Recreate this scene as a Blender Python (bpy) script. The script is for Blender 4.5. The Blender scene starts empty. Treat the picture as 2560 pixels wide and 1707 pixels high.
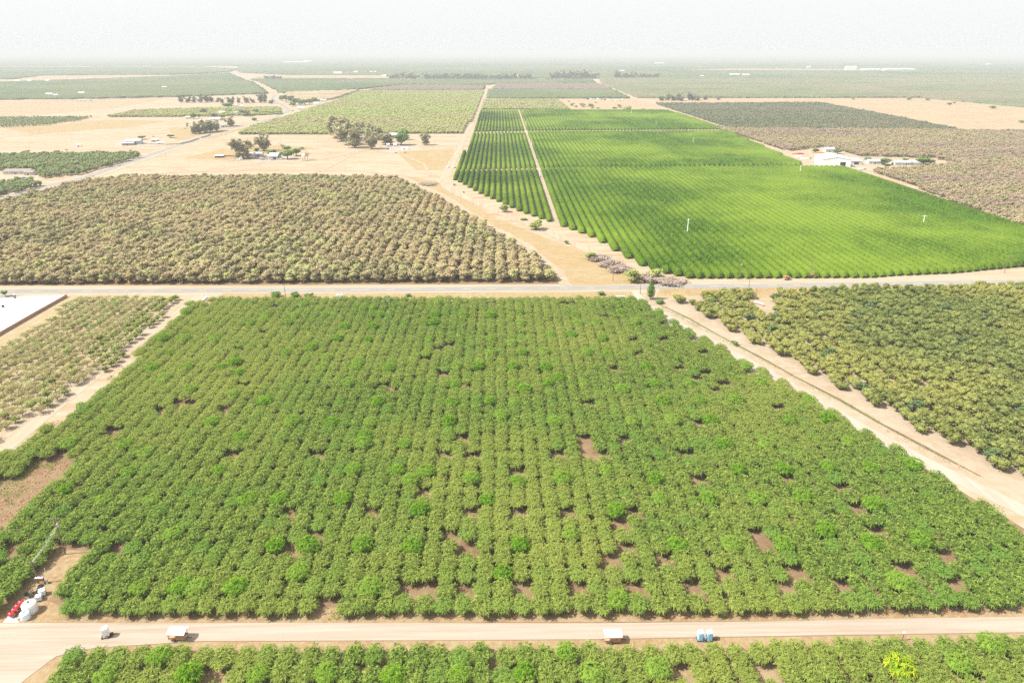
import bpy, math, random
import numpy as np
from mathutils import Vector
R = math.radians
random.seed(7); rng = np.random.default_rng(7)
sc = bpy.context.scene
# ---------------------------------------------------------------- camera
CH, PITCH, YAW, FP = 120.0, R(22.9), R(1.0), 1707.0
cam_d = bpy.data.cameras.new('camera'); cam = bpy.data.objects.new('camera', cam_d)
sc.collection.objects.link(cam); sc.camera = cam
cam.location = (0, 0, CH); cam.rotation_euler = (R(90) - PITCH, 0, -YAW)
cam_d.sensor_width = 36; cam_d.lens = FP / 2560 * 36
cam_d.clip_start = 1; cam_d.clip_end = 80000
# ---------------------------------------------------------------- world, sun, exposure
SUN_EL, SUN_AZ = 50, -97           # azimuth from +Y, clockwise positive: the sun stands to the left
w = bpy.data.worlds.new('World'); sc.world = w; w.use_nodes = True
nt = w.node_tree; nt.nodes.clear()
sky = nt.nodes.new('ShaderNodeTexSky'); sky.sky_type = 'NISHITA'; sky.sun_disc = False
sky.sun_elevation = R(SUN_EL); sky.sun_rotation = R(SUN_AZ); sky.dust_density = 6; sky.air_density = 1.0
hs = nt.nodes.new('ShaderNodeHueSaturation'); hs.inputs['Saturation'].default_value = 0.12
hs.inputs['Value'].default_value = 1.0
mixw = nt.nodes.new('ShaderNodeMix'); mixw.data_type = 'RGBA'; mixw.inputs['Factor'].default_value = 0.82
mixw.inputs['B'].default_value = (5.6, 5.68, 5.66, 1)      # smoke-white overcast veil over the blue sky
bg = nt.nodes.new('ShaderNodeBackground'); bg.inputs['Strength'].default_value = 0.1
wo = nt.nodes.new('ShaderNodeOutputWorld')
nt.links.new(sky.outputs[0], hs.inputs['Color']); nt.links.new(hs.outputs[0], mixw.inputs['A'])
nt.links.new(mixw.outputs['Result'], bg.inputs['Color']); nt.links.new(bg.outputs[0], wo.inputs[0])
sd = bpy.data.lights.new('sun', 'SUN'); sd.energy = 5.0; sd.angle = R(1.5); sd.color = (1, .955, .87)
sun = bpy.data.objects.new('sun', sd); sc.collection.objects.link(sun)
sun.rotation_euler = (R(90 - SUN_EL), 0, R(180 - SUN_AZ))
sun.location = (0, 0, 300)
sc.view_settings.view_transform = 'Standard'; sc.view_settings.look = 'None'
sc.view_settings.exposure = 1.0; sc.view_settings.gamma = 1
sc.cycles.max_bounces = 6; sc.cycles.diffuse_bounces = 3; sc.cycles.transparent_max_bounces = 4
sc.cycles.volume_bounces = 0; sc.cycles.use_denoising = False
HZ, HZD = (.68, .715, .73), 1.6e-4          # haze colour and density
# ---------------------------------------------------------------- helpers
_f = Vector((math.sin(YAW) * math.cos(PITCH), math.cos(YAW) * math.cos(PITCH), -math.sin(PITCH)))
_r = Vector((math.cos(YAW), -math.sin(YAW), 0)); _u = _r.cross(_f)
def P(px, py, z=0.0):
    """ground point (at height z) seen at pixel px,py of the 2560x1707 photograph"""
    d = _f + _r * ((px - 1280) / FP) + _u * ((853.5 - py) / FP)
    t = (CH - z) / -d.z
    return d.x * t, d.y * t
def depth(x, y, z=0):
    return Vector((x, y, z - CH)).dot(_f)
def proj(x, y, z=0):
    v = Vector((x, y, z - CH)); q = v.dot(_f)
    return 1280 + FP * v.dot(_r) / q, 853.5 - FP * v.dot(_u) / q
def PX(x, y):                                   # metres per photo pixel there
    return depth(x, y) / FP
def vm(x, y):                                   # metres of height per vertical photo pixel there
    a = proj(x, y, 0)[1] - proj(x, y, 1)[1]
    return 1.0 / a
def poly(pts, z=0):
    return [P(a, b, z) for a, b in pts]
def inpoly(X, Y, pg):
    ins = np.zeros(X.shape, bool); n = len(pg)
    for i in range(n):
        x1, y1 = pg[i]; x2, y2 = pg[(i + 1) % n]
        if y1 == y2: continue
        c = ((y1 > Y) != (y2 > Y)) & (X < (x2 - x1) * (Y - y1) / (y2 - y1) + x1)
        ins ^= c
    return ins
COL = sc.collection
def tag(o, label=None, cat=None, group=None, kind=None):
    if label: o['label'] = label
    if cat: o['category'] = cat
    if group: o['group'] = group
    if kind: o['kind'] = kind
    return o
def ob(name, me, parent=None, loc=None):
    o = bpy.data.objects.new(name, me); COL.objects.link(o)
    if parent: o.parent = parent
    if loc: o.location = loc
    return o
def thing(name, label, cat, loc, rz=0, group=None, s=1.0):
    o = bpy.data.objects.new(name, None); COL.objects.link(o)
    o.location = loc; o.rotation_euler = (0, 0, rz)
    o.scale = s if isinstance(s, tuple) else (s, s, s)
    o.empty_display_size = .3
    return tag(o, label, cat, group)
def mnp(name, V, F, mat, tint=None, smooth=False):
    V = np.asarray(V, np.float32); F = np.asarray(F, np.int32); k = F.shape[1]
    me = bpy.data.meshes.new(name)
    me.vertices.add(len(V)); me.vertices.foreach_set('co', V.ravel())
    me.loops.add(F.size); me.loops.foreach_set('vertex_index', F.ravel())
    me.polygons.add(len(F)); me.polygons.foreach_set('loop_start', np.arange(0, F.size, k, dtype=np.int32))
    me.polygons.foreach_set('loop_total', np.full(len(F), k, np.int32))
    if smooth: me.polygons.foreach_set('use_smooth', np.ones(len(F), bool))
    if tint is not None:
        a = me.attributes.new('tint', 'FLOAT', 'POINT'); a.data.foreach_set('value', np.asarray(tint, np.float32))
    me.materials.append(mat); me.update(); me.validate()
    return me
class MB:
    def __init__(s): s.v = []; s.f = []
    def add(s, v, f):
        n = len(s.v); s.v += [tuple(a) for a in v]; s.f += [[i + n for i in q] for q in f]; return s
    def box(s, c, d, rz=0, taper=1.0):
        x, y, z = (k / 2 for k in d); v = []
        for sx, sy, sz in ((-1,-1,-1),(1,-1,-1),(1,1,-1),(-1,1,-1),(-1,-1,1),(1,-1,1),(1,1,1),(-1,1,1)):
            t = taper if sz > 0 else 1
            a, b = sx * x * t, sy * y * t
            v.append((c[0] + a * math.cos(rz) - b * math.sin(rz), c[1] + a * math.sin(rz) + b * math.cos(rz), c[2] + sz * z))
        return s.add(v, [(0,3,2,1),(4,5,6,7),(0,1,5,4),(1,2,6,5),(2,3,7,6),(3,0,4,7)])
    def cyl(s, p, q, r0, r1=None, n=10, cap=True):
        r1 = r0 if r1 is None else r1
        p, q = Vector(p), Vector(q); d = (q - p).normalized()
        a = d.orthogonal().normalized(); b = d.cross(a); v = []
        for c, r in ((p, r0), (q, r1)):
            for i in range(n):
                t = 2 * math.pi * i / n
                v.append(c + a * (r * math.cos(t)) + b * (r * math.sin(t)))
        f = [(i, (i + 1) % n, n + (i + 1) % n, n + i) for i in range(n)]
        if cap: f += [list(range(n))[::-1], list(range(n, 2 * n))]
        return s.add(v, f)
    def lathe(s, prof, c=(0, 0, 0), n=20):
        v = []; f = []
        for r, z in prof:
            for i in range(n):
                t = 2 * math.pi * i / n; v.append((c[0] + r * math.cos(t), c[1] + r * math.sin(t), c[2] + z))
        m = len(prof)
        for k in range(m - 1):
            for i in range(n):
                j = (i + 1) % n; f.append((k*n+i, k*n+j, (k+1)*n+j, (k+1)*n+i))
        f.append(list(range(n))[::-1]); f.append([(m-1)*n+i for i in range(n)])
        return s.add(v, f)
    def torus(s, c, R0, r, n=18, m=8, axis='z'):
        v = []; f = []
        for i in range(n):
            t = 2*math.pi*i/n
            for k in range(m):
                u = 2*math.pi*k/m; rr = R0 + r*math.cos(u); h = r*1.15*math.sin(u)
                p = (rr*math.cos(t), rr*math.sin(t), h) if axis == 'z' else (rr*math.cos(t), h, rr*math.sin(t))
                v.append((c[0]+p[0], c[1]+p[1], c[2]+p[2]))
        for i in range(n):
            for k in range(m):
                f.append((i*m+k, ((i+1)%n)*m+k, ((i+1)%n)*m+(k+1)%m, i*m+(k+1)%m))
        return s.add(v, f)
    def mesh(s, name, mat, smooth=False):
        me = bpy.data.meshes.new(name); me.from_pydata(s.v, [], s.f)
        me.materials.append(mat)
        if smooth:
            me.polygons.foreach_set('use_smooth', [True] * len(me.polygons))
            me.set_sharp_from_angle(angle=R(40)) if hasattr(me, 'set_sharp_from_angle') else None
        me.update(); return me
    def build(s, name, mat, parent=None, loc=None, smooth=False):
        return ob(name, s.mesh(name, mat, smooth), parent, loc)
# ---------------------------------------------------------------- materials
def newmat(name):
    m = bpy.data.materials.new(name); m.use_nodes = True; n = m.node_tree; n.nodes.clear()
    out = n.nodes.new('ShaderNodeOutputMaterial'); return m, n, out
def rgb(c): return (c[0], c[1], c[2], 1)
def mixc(n, fac, a, b, blend='MIX'):
    x = n.nodes.new('ShaderNodeMix'); x.data_type = 'RGBA'; x.blend_type = blend
    for s, v in (('Factor', fac), ('A', a), ('B', b)):
        if isinstance(v, (int, float)): x.inputs[s].default_value = v
        elif isinstance(v, tuple): x.inputs[s].default_value = rgb(v)
        else: n.links.new(v, x.inputs[s])
    return x.outputs['Result']
def noise(n, scale, detail=4, rough=.6, vec=None, lo=.35, hi=.65):
    t = n.nodes.new('ShaderNodeTexNoise'); t.inputs['Scale'].default_value = scale
    t.inputs['Detail'].default_value = detail; t.inputs['Roughness'].default_value = rough
    if vec is not None: n.links.new(vec, t.inputs['Vector'])
    r = n.nodes.new('ShaderNodeMapRange'); r.inputs['From Min'].default_value = lo; r.inputs['From Max'].default_value = hi
    n.links.new(t.outputs[0], r.inputs['Value']); return r.outputs[0]
def coords(n, scale=(1, 1, 1), rz=0):
    g = n.nodes.new('ShaderNodeNewGeometry'); m = n.nodes.new('ShaderNodeMapping')
    m.inputs['Scale'].default_value = scale; m.inputs['Rotation'].default_value = (0, 0, rz)
    n.links.new(g.outputs['Position'], m.inputs['Vector']); return m.outputs[0]
def plain(name, c, rough=.6, metal=0, var=.12, scale=1.5, spec=.3):
    """a painted / weathered solid: base colour with dirt mottling"""
    m, n, out = newmat(name); b = n.nodes.new('ShaderNodeBsdfPrincipled')
    tc = n.nodes.new('ShaderNodeTexCoord')
    f = noise(n, scale, 5, .6, tc.outputs['Object'])
    col = mixc(n, f, tuple(k * (1 - var) for k in c), tuple(min(1, k * (1 + var)) for k in c))
    n.links.new(col, b.inputs['Base Color']); b.inputs['Roughness'].default_value = rough
    b.inputs['Metallic'].default_value = metal; b.inputs['Specular IOR Level'].default_value = spec
    n.links.new(b.outputs[0], out.inputs[0]); return m
def leafmat(name, a, b, c, k=.45, trans=.28, patch=None, pscale=.01, pstretch=(1, 1, 1)):
    """foliage: a..b by the clump's own tint, towards c by the tree's random number (and broad patches)"""
    m, n, out = newmat(name)
    at = n.nodes.new('ShaderNodeAttribute'); at.attribute_name = 'tint'
    oi = n.nodes.new('ShaderNodeObjectInfo')
    col = mixc(n, at.outputs['Fac'], a, b)
    mr = n.nodes.new('ShaderNodeMapRange'); mr.inputs['From Min'].default_value = 1 - k; mr.inputs['To Max'].default_value = .9
    n.links.new(oi.outputs['Random'], mr.inputs['Value'])
    col = mixc(n, mr.outputs[0], col, c)
    if patch:
        f = noise(n, pscale, 4, .6, coords(n, pstretch), .42, .6)
        sc_ = n.nodes.new('ShaderNodeMath'); sc_.operation = 'MULTIPLY'; sc_.inputs[1].default_value = .6
        n.links.new(f, sc_.inputs[0])
        col = mixc(n, sc_.outputs[0], col, patch)
    d = n.nodes.new('ShaderNodeBsdfDiffuse'); t = n.nodes.new('ShaderNodeBsdfTranslucent')
    n.links.new(col, d.inputs[0]); n.links.new(col, t.inputs[0])
    x = n.nodes.new('ShaderNodeMixShader'); x.inputs[0].default_value = trans
    n.links.new(d.outputs[0], x.inputs[1]); n.links.new(t.outputs[0], x.inputs[2]); n.links.new(x.outputs[0], out.inputs[0])
    return m
def soil(name, a, b, c, streak=(1, 1, 1), rz=0, s1=.02, s2=.25, s3=2.0, bump=.15, fine=.35):
    """earth: broad patches a/b, medium mottling to c, fine grain"""
    m, n, out = newmat(name); v = coords(n, streak, rz); v0 = coords(n)
    f1 = noise(n, s1, 5, .65, v, .4, .6); f2 = noise(n, s2, 6, .7, v, .42, .66); f3 = noise(n, s3, 5, .7, v0, .3, .7)
    col = mixc(n, f1, a, b); col = mixc(n, f2, col, c)
    g = n.nodes.new('ShaderNodeMath'); g.operation = 'MULTIPLY'; g.inputs[1].default_value = fine
    n.links.new(f3, g.inputs[0])
    col = mixc(n, g.outputs[0], col, tuple(k * .72 for k in c))
    b_ = n.nodes.new('ShaderNodeBsdfPrincipled'); b_.inputs['Roughness'].default_value = .95
    b_.inputs['Specular IOR Level'].default_value = .1
    n.links.new(col, b_.inputs['Base Color'])
    if bump:
        bp = n.nodes.new('ShaderNodeBump'); bp.inputs['Strength'].default_value = .5; bp.inputs['Distance'].default_value = bump
        n.links.new(f3, bp.inputs['Height']); n.links.new(bp.outputs[0], b_.inputs['Normal'])
    n.links.new(b_.outputs[0], out.inputs[0]); return m
M = {}
M['ground'] = soil('dry ground', (0.325, 0.246, 0.162), (0.295, 0.178, 0.092), (0.365, 0.312, 0.24), (1, 4.5, 1), R(6), .007, .04, .8)
M['tilled'] = soil('sandy soil', (0.298, 0.229, 0.129), (0.268, 0.192, 0.101), (0.323, 0.265, 0.163), (.35, 1, 1), 0, .02, .12, 1.2)
M['weedy'] = soil('weedy yellow sand', (.30, .235, .13), (.27, .20, .115), (.33, .27, .175), (1.2, .3, 1), 0, .08, .4, 1.5, .1)
M['redsoil'] = soil('red brown orchard soil', (0.155, 0.088, 0.047), (0.200, 0.136, 0.077), (0.221, 0.157, 0.093), (1, 1, 1), 0, .06, .45, 2.5, .1)  # real red brown soil, darkened further to carry the shadow in tree gaps
M['straw'] = soil('straw strewn soil', (0.271, 0.192, 0.108), (0.216, 0.119, 0.054), (0.311, 0.242, 0.146), (1, 1, 1), 0, .09, .7, 2.2, .1)
M['drygrass'] = soil('dry grass verge', (0.312, 0.227, 0.112), (0.323, 0.265, 0.157), (0.257, 0.179, 0.095), (1, 2, 1), 0, .03, .12, 1.6, .2)
M['dirtroad'] = soil('pale graded dirt', (.335, .275, .225), (.275, .215, .162), (.352, .30, .25), (.06, 1.9, 1), 0, .10, .5, 1.5, .02, .2)
M['dirtroad_ns'] = soil('pale rutted dirt', (.325, .255, .182), (.27, .195, .125), (.355, .295, .23), (1.6, .07, 1), 0, .12, .4, 1.5, .03, .2)
M['track'] = soil('field track dirt', (.31, .243, .172), (.275, .205, .135), (.335, .277, .212), (1, 1, 1), 0, .03, .2, 1.5, .02, .2)
M['asphalt'] = soil('sun bleached asphalt', (0.228, 0.216, 0.205), (0.252, 0.238, 0.222), (0.208, 0.20, 0.192), (.06, 1.5, 1), 0, .1, .5, 3, 0, .2)
M['shoulder'] = soil('road shoulder grit', (.33, .262, .188), (.295, .218, .14), (.35, .293, .228), (.15, 1, 1), 0, .05, .3, 1.5, .02, .2)
M['concrete'] = soil('white concrete yard', (0.492, 0.486, 0.468), (0.468, 0.462, 0.438), (0.516, 0.510, 0.492), (1, 1, 1), 0, .05, .2, 1, 0, .08)
M['ditch'] = soil('damp ditch bed', (0.086, 0.069, 0.038), (0.112, 0.110, 0.042), (0.172, 0.137, 0.075), (1, 1, 1), 0, .1, .6, 3)
M['lotsoil'] = soil('fallow pink soil', (0.311, 0.229, 0.142), (0.268, 0.187, 0.113), (0.332, 0.261, 0.171), (1, 2, 1), 0, .01, .06, .5)
M['trackpale'] = soil('pale compacted track', (.345, .29, .235), (.30, .24, .18), (.365, .315, .265), (1.5, .12, 1), R(-28), .08, .4, 1.5, .02, .2)
M['line'] = plain('faded yellow line', (.62, .52, .3), .8)
# foliage (kinds of orchard)
M['droop'] = leafmat('olive drooping leaves', (.016, .05, .008), (.29, .385, .07), (.12, .22, .035), .3, .1, (.26, .285, .06), .010)
M['bright'] = leafmat('bright green shoots', (.03, .10, .006), (.22, .38, .022), (.18, .27, .04), .9, .12)
M['lime'] = leafmat('yellow lime shoots', (.08, .2, .01), (.45, .47, .03), (.3, .38, .03), .3, .15)
M['brownleaf'] = leafmat('brown olive leaves', (.09, .11, .048), (.55, .42, .235), (.37, .38, .15), .5, .15, (.40, .30, .17), .012)
M['rightleaf'] = leafmat('olive green leaves', (.05, .075, .018), (.255, .275, .08), (.18, .21, .06), .3, .12, (.275, .26, .07), .012)
M['bluegreen'] = leafmat('blue green leaves', (.045, .08, .03), (.19, .25, .10), (.12, .17, .07), .4, .15)
M['paleleaf'] = leafmat('thin pale leaves', (.2, .2, .075), (.50, .44, .2), (.26, .32, .1), .4, .35)
M['youngleaf'] = leafmat('yellow green young leaves', (.09, .13, .03), (.36, .38, .10), (.2, .26, .06), .5, .25)
M['citrus'] = leafmat('citrus hedge leaves', (.003, .014, .001), (.078, .155, .007), (.05, .11, .005), .3, .1, (.16, .23, .02), .006)
M['dryleaf'] = leafmat('dry orchard leaves', (.23, .172, .135), (.50, .365, .275), (.25, .28, .11), .35, .3, (.42, .385, .17), .007, (.35, 1.6, 1))
M['darkleaf'] = leafmat('dark orchard leaves', (.10, .135, .07), (.22, .235, .12), (.11, .14, .07), .4, .25, (.24, .19, .13), .005, (.35, 1.4, 1))
M['yelleaf'] = leafmat('yellow green leaves', (.27, .33, .10), (.54, .55, .19), (.32, .37, .13), .4, .35, (.42, .36, .20), .004, (.4, 1.3, 1))
M['farleft'] = leafmat('grey green leaves', (.15, .2, .075), (.36, .36, .17), (.2, .28, .1), .4, .25)
M['euc'] = leafmat('gum tree leaves', (.24, .24, .12), (.52, .48, .26), (.38, .34, .2), .5, .35)
M['green'] = leafmat('garden tree leaves', (.07, .14, .03), (.24, .33, .08), (.14, .2, .06), .4, .2)
M['shrub'] = leafmat('willow leaves', (.2, .25, .06), (.44, .45, .15), (.3, .32, .12), .5, .25)
M['brush'] = leafmat('leafless brush', (.25, .19, .16), (.44, .35, .29), (.33, .26, .21), .5, .15)
M['dead'] = leafmat('dead leaves', (.38, .21, .10), (.5, .31, .17), (.4, .24, .13), .5, .2)
M['grass'] = leafmat('green weeds', (.11, .22, .03), (.24, .35, .06), (.2, .3, .05), .5, .3)
M['purple'] = leafmat('bare purple brown canopy', (.13, .10, .09), (.2, .155, .13), (.15, .12, .1), .4, .1)
M['farland'] = leafmat('far orchard canopy', (.05, .08, .035), (.105, .135, .065), (.08, .11, .05), .4, .1, (.15, .16, .08), .0012)
M['fartree'] = leafmat('hazy dark gum leaves', (.09, .105, .07), (.24, .25, .15), (.16, .16, .11), .4, .2)
M['bark'] = plain('orchard bark', (.16, .115, .08), .9, 0, .3, 4)
M['palebark'] = plain('pale gum bark', (.36, .3, .24), .9, 0, .25, 3)
M['pole'] = plain('weathered pole wood', (.17, .12, .085), .9, 0, .3, 3)
M['post'] = plain('grey fence post', (.3, .26, .2), .9, 0, .25, 3)
M['stake'] = plain('white stake', (.62, .6, .55), .7)
M['white'] = plain('white paint', (.82, .82, .8), .5, 0, .05)
M['offwhite'] = plain('dusty white sheet metal', (.5, .48, .44), .5, 0, .07, .8)
M['steel'] = plain('galvanised steel', (.55, .56, .57), .4, .7, .1)
M['greymetal'] = plain('grey metal roof', (.42, .44, .48), .5, .2, .12, .3)
M['blueroof'] = plain('blue grey metal roof', (.36, .42, .52), .5, .2, .12, .3)
M['darkroof'] = plain('dark shingle roof', (.17, .16, .155), .8, 0, .2, .5)
M['tanroof'] = plain('tan roof', (.22, .19, .165), .8, 0, .12, .5)
M['pinkroof'] = plain('terracotta roof', (.5, .29, .21), .8, 0, .12, .5)
M['cream'] = plain('cream wall', (.66, .6, .5), .8, 0, .07, .5)
M['dark'] = plain('dark opening', (.02, .02, .022), .6)
M['glass'] = plain('window glass', (.05, .06, .07), .1, 0, .1, 1, .8)
M['black'] = plain('black rubber', (.025, .025, .027), .8, 0, .2, 4)
M['red'] = plain('red tank paint', (.55, .03, .04), .35, 0, .12, 2, .5)
M['poly'] = plain('translucent white plastic', (.76, .79, .76), .45, 0, .05, 1)
M['blue'] = plain('pale blue plastic', (.30, .55, .74), .45, 0, .06, 1)
M['bluew'] = plain('bluish white plastic', (.66, .74, .82), .45, 0, .05, 1)
M['rust'] = plain('rusty panel', (.40, .155, .05), .8, 0, .25, 3)
M['wood'] = plain('brown timber', (.40, .27, .16), .85, 0, .25, 3)
M['brownwall'] = plain('brown block wall', (.36, .22, .16), .9, 0, .12, .6)
M['yellow'] = plain('yellow sign face', (.8, .45, .03), .5)
M['carred'] = plain('red car paint', (.45, .04, .04), .3, 0, .08, 1, .6)
M['carblue'] = plain('blue car paint', (.08, .16, .4), .3, 0, .08, 1, .6)
M['orange'] = plain('orange paint', (.7, .25, .05), .6)
M['clay'] = plain('clay pipe', (.5, .3, .2), .8)
# ---------------------------------------------------------------- ground, roads, soils (structure)
ZN = [0]
def sheet(name, pts, z, mat, label, cat='ground', world=False, kind='structure'):
    ZN[0] += 1; z = z*3 + .0012*ZN[0] if z else 0
    pg = pts if world else poly(pts, 0)
    me = bpy.data.meshes.new(name); me.from_pydata([(a, b, z) for a, b in pg], [], [list(range(len(pg)))])
    me.materials.append(mat); me.update()
    if me.polygons[0].normal.z < 0: me.flip_normals()
    return tag(ob(name, me), label, cat, None, kind)
sheet('ground', [(-30000, -600), (30000, -600), (30000, 30000), (-30000, 30000)], 0, M['ground'], 'dry tan ground reaching to the horizon', world=True)
sheet('shoulder', [(-400,748),(-400,711),(300,711),(900,709),(1400,704),(1920,697),(2560,678),(2900,672),(2900,722),(2560,722),(1920,734),(1400,739),(900,745),(300,748)], .004, M['shoulder'], 'pale dirt shoulders on both sides of the paved road', 'verge')
sheet('road', [(-400,724.5),(-50,724),(300,723),(900,720),(1400,716),(1920,709.5),(2560,700),(2900,695),(2900,704),(2560,708.5),(1920,719),(1400,725.5),(900,730),(300,732),(-50,733),(-400,733.5)], .012, M['asphalt'], 'two lane grey asphalt road crossing the whole picture', 'road')
ctr = [(-50,728.3),(300,727.3),(900,724.8),(1400,720.6),(1920,714.1),(2560,704.1),(2800,701)]
mb = MB(); cw = [P(a, b) for a, b in ctr]
for (x0, y0), (x1, y1) in zip(cw, cw[1:]):
    L = math.hypot(x1-x0, y1-y0); dx, dy = (x1-x0)/L, (y1-y0)/L; t = 0
    while t + 5 < L:
        a, b = x0+dx*t, y0+dy*t
        mb.add([(a-dy*.12,b+dx*.12,.06),(a+dy*.12,b-dx*.12,.06),(a+dx*5+dy*.12,b+dy*5-dx*.12,.06),(a+dx*5-dy*.12,b+dy*5+dx*.12,.06)], [(0,1,2,3)]); t += 14
tag(mb.build('road_marking', M['line']), 'faded yellow dashed centre line on the asphalt road', 'road marking', None, 'structure')
sheet('verge', [(560,734),(1590,729),(1590,742),(1400,757),(560,765),(500,760)], .008, M['drygrass'], 'dry grass verge behind the wire fence above the green orchard', 'verge')
sheet('verge', [(1650,722),(1920,719.5),(2560,710),(2900,706),(2900,718),(2560,726),(1920,737),(1640,741)], .008, M['drygrass'], 'strip of dry orange grass on the near side of the road, right half', 'verge')
sheet('verge', [(1430,714),(1700,709),(1730,700),(1600,690),(1480,640),(1340,585),(1300,570),(1240,545),(1200,520),(1180,500),(1120,480),(1090,452),(1010,440),(1120,490),(1230,560),(1330,612),(1412,690)], .006, M['drygrass'], 'rough dry grass between the brown orchard and the hedge rows', 'verge')
sheet('soil', [(500,752),(1600,741),(1760,850),(2560,1320),(3300,1760),(3300,2100),(-1200,2100),(-1200,1560),(-300,1380),(0,1160),(270,980)], .004, M['redsoil'], 'red brown soil under the green orchard in the foreground', 'soil')
sheet('soil', [(-500,1556),(0,1556),(1000,1556),(1900,1552),(2560,1541),(2900,1536),(2900,1500),(2560,1505),(1900,1515),(160,1520),(120,1500),(230,1380),(140,1370),(0,1490),(-300,1520)], .008, M['straw'], 'straw strewn strip between the front row of trees and the dirt road', 'soil')
sheet('dirt_road', [(-600,1560),(0,1557),(480,1556.5),(1000,1556.5),(1500,1557),(1900,1553),(2230,1546),(2560,1541),(3100,1532),(3100,1570),(2560,1580),(2230,1585),(1900,1590),(1500,1597),(1000,1600),(500,1602),(240,1618),(140,1640),(60,1700),(-20,1790),(-700,1850)], .014, M['dirtroad'], 'pale dirt road running left to right between the two green orchards', 'dirt road')
sheet('soil', [(60,1702),(140,1642),(240,1620),(500,1604),(1000,1602),(1500,1599),(1900,1592),(2230,1587),(2560,1582),(3100,1572),(3300,2060),(-400,2060),(-20,1792)], .010, M['straw'], 'dusty straw covered soil below the dirt road at the bottom', 'soil')
sheet('dirt_road', [(440,744),(470,738),(520,737),(510,752),(405,822),(260,935),(130,1040),(0,1149),(-260,1380),(-700,1380),(-300,1290),(0,1084),(200,925),(354,820)], .012, M['dirtroad_ns'], 'pale dirt track between the sparse orchard and the green orchard on the left', 'dirt road')
sheet('path', [(1578,727),(1592,727),(1625,760),(1720,815),(1860,890),(1990,960),(2150,1055),(2330,1150),(2560,1262),(2900,1425),(2900,1450),(2560,1292),(2330,1180),(2150,1085),(1990,990),(1850,915),(1700,835),(1600,762)], .014, M['trackpale'], 'narrow pale track along the ditch on the right', 'dirt track')
sheet('soil', [(1560,742),(1590,738),(1660,745),(1850,745),(2000,770),(2100,880),(2300,1020),(2560,1160),(2900,1330),(2900,1430),(2560,1275),(2330,1160),(2000,980),(1870,900),(1730,822),(1640,770)], .008, M['track'], 'wide band of smooth sandy soil beside the right hand orchard', 'soil')
sheet('soil', [(1640,741),(2560,724),(2900,718),(2900,1340),(2560,1175),(2300,1030),(1990,880),(1900,820),(1740,780)], .004, M['tilled'], 'sandy soil under the right hand orchard', 'soil')
sheet('soil', [(170,738),(470,738),(440,760),(360,820),(0,1086),(-400,1300),(-400,1000),(0,845)], .004, M['weedy'], 'sandy soil under the sparse pale orchard at the left', 'soil')
sheet('yard', [(-400,748),(0,746),(60,742),(168,738),(166,741),(0,836),(-400,1060)], .016, M['concrete'], 'blank white concrete yard at the left edge beside the road', 'yard')
sheet('yard', [(-300,739),(0,737),(60,737),(30,744),(-300,746)], .018, M['asphalt'], 'grey paved apron between the road and the white yard', 'driveway')
# dirt paths and farm tracks farther off
def ribbon(name, pts, width, z, mat, label, cat='dirt track'):
    c = [P(a, b) for a, b in pts]; L = []; Rr = []; z = z*2 + .07
    for i, (x, y) in enumerate(c):
        a = c[max(0, i-1)]; b = c[min(len(c)-1, i+1)]; d = math.hypot(b[0]-a[0], b[1]-a[1])
        nx, ny = -(b[1]-a[1])/d, (b[0]-a[0])/d; w_ = width[i] if isinstance(width, list) else width
        L.append((x+nx*w_/2, y+ny*w_/2, z)); Rr.append((x-nx*w_/2, y-ny*w_/2, z))
    n = len(c); me = bpy.data.meshes.new(name)
    me.from_pydata(L+Rr, [], [(i, n+i, n+i+1, i+1) for i in range(n-1)]); me.materials.append(mat); me.update()
    return tag(ob(name, me), label, cat, None, 'structure')
ribbon('dirt_road', [(1229,212),(1205,250),(1188,285),(1168,330),(1147,375),(1128,410),(1117,432),(1113,450),(1125,472),(1160,492),(1210,516),(1270,540),(1350,572),(1430,607),(1500,640),(1560,668),(1625,700)], [9,9,9,9,9,9,10,11,10,8,8,8,8,8,8,8,8], .03, M['dirtroad_ns'], 'pale dirt lane along the left side of the bright green hedge rows')
ribbon('dirt_road', [(1306,275),(1325,345),(1345,418),(1366,490),(1388,556)], 5.5, .03, M['track'], 'straight tan lane splitting the bright green hedge rows')
ribbon('dirt_road', [(996,440),(1120,500),(1215,560),(1320,625),(1400,680),(1412,712)], 6, .012, M['track'], 'tan track along the right end of the brown orchard')
ribbon('dirt_road', [(1500,210),(1590,244),(1640,258),(1700,286),(1800,325),(1930,372),(1990,395),(2060,418),(2140,432),(2280,478),(2400,525),(2580,592)], [12,12,14,8,7,7,9,10,9,8,8,8], .03, M['track'], 'tan track down the right side of the hedge rows past the white barn')
ribbon('road', [(0,498),(100,470),(223,441),(299,415),(408,377),(503,343),(565,325),(640,308),(690,293),(712,283),(722,277),(718,271),(702,261),(686,252),(681,245),(686,239),(694,234)], 9, .05, M['asphalt'], 'paved country road curving away on the left past the farmhouses', 'road')
ribbon('shoulder', [(0,499),(100,471),(223,442),(299,416),(408,378),(503,344),(565,326),(640,309),(690,294),(712,284)], 22, .03, M['shoulder'], 'pale shoulders of the curving country road', 'verge')
ribbon('road', [(692,236),(670,221),(640,206),(612,196),(580,182)], [10,10,12,13,18], .08, M['shoulder'], 'pale road running away straight to the far left', 'road')
ribbon('road', [(0,262),(150,254),(300,248),(420,245),(560,238),(690,232)], 9, .08, M['asphalt'], 'thin grey road in front of the far left orchards', 'road')
sheet('soil', [(1420,276),(1662,276),(1640,262),(1580,246),(1400,246)], .03, M['lotsoil'], 'fallow pinkish lot with scattered bushes beyond the hedge rows', 'soil')
sheet('soil', [(1600,246),(2340,243),(2560,268),(2900,296),(2900,332),(2405,326),(1700,262)], .03, M['lotsoil'], 'open tan field at the far right', 'field')
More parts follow.
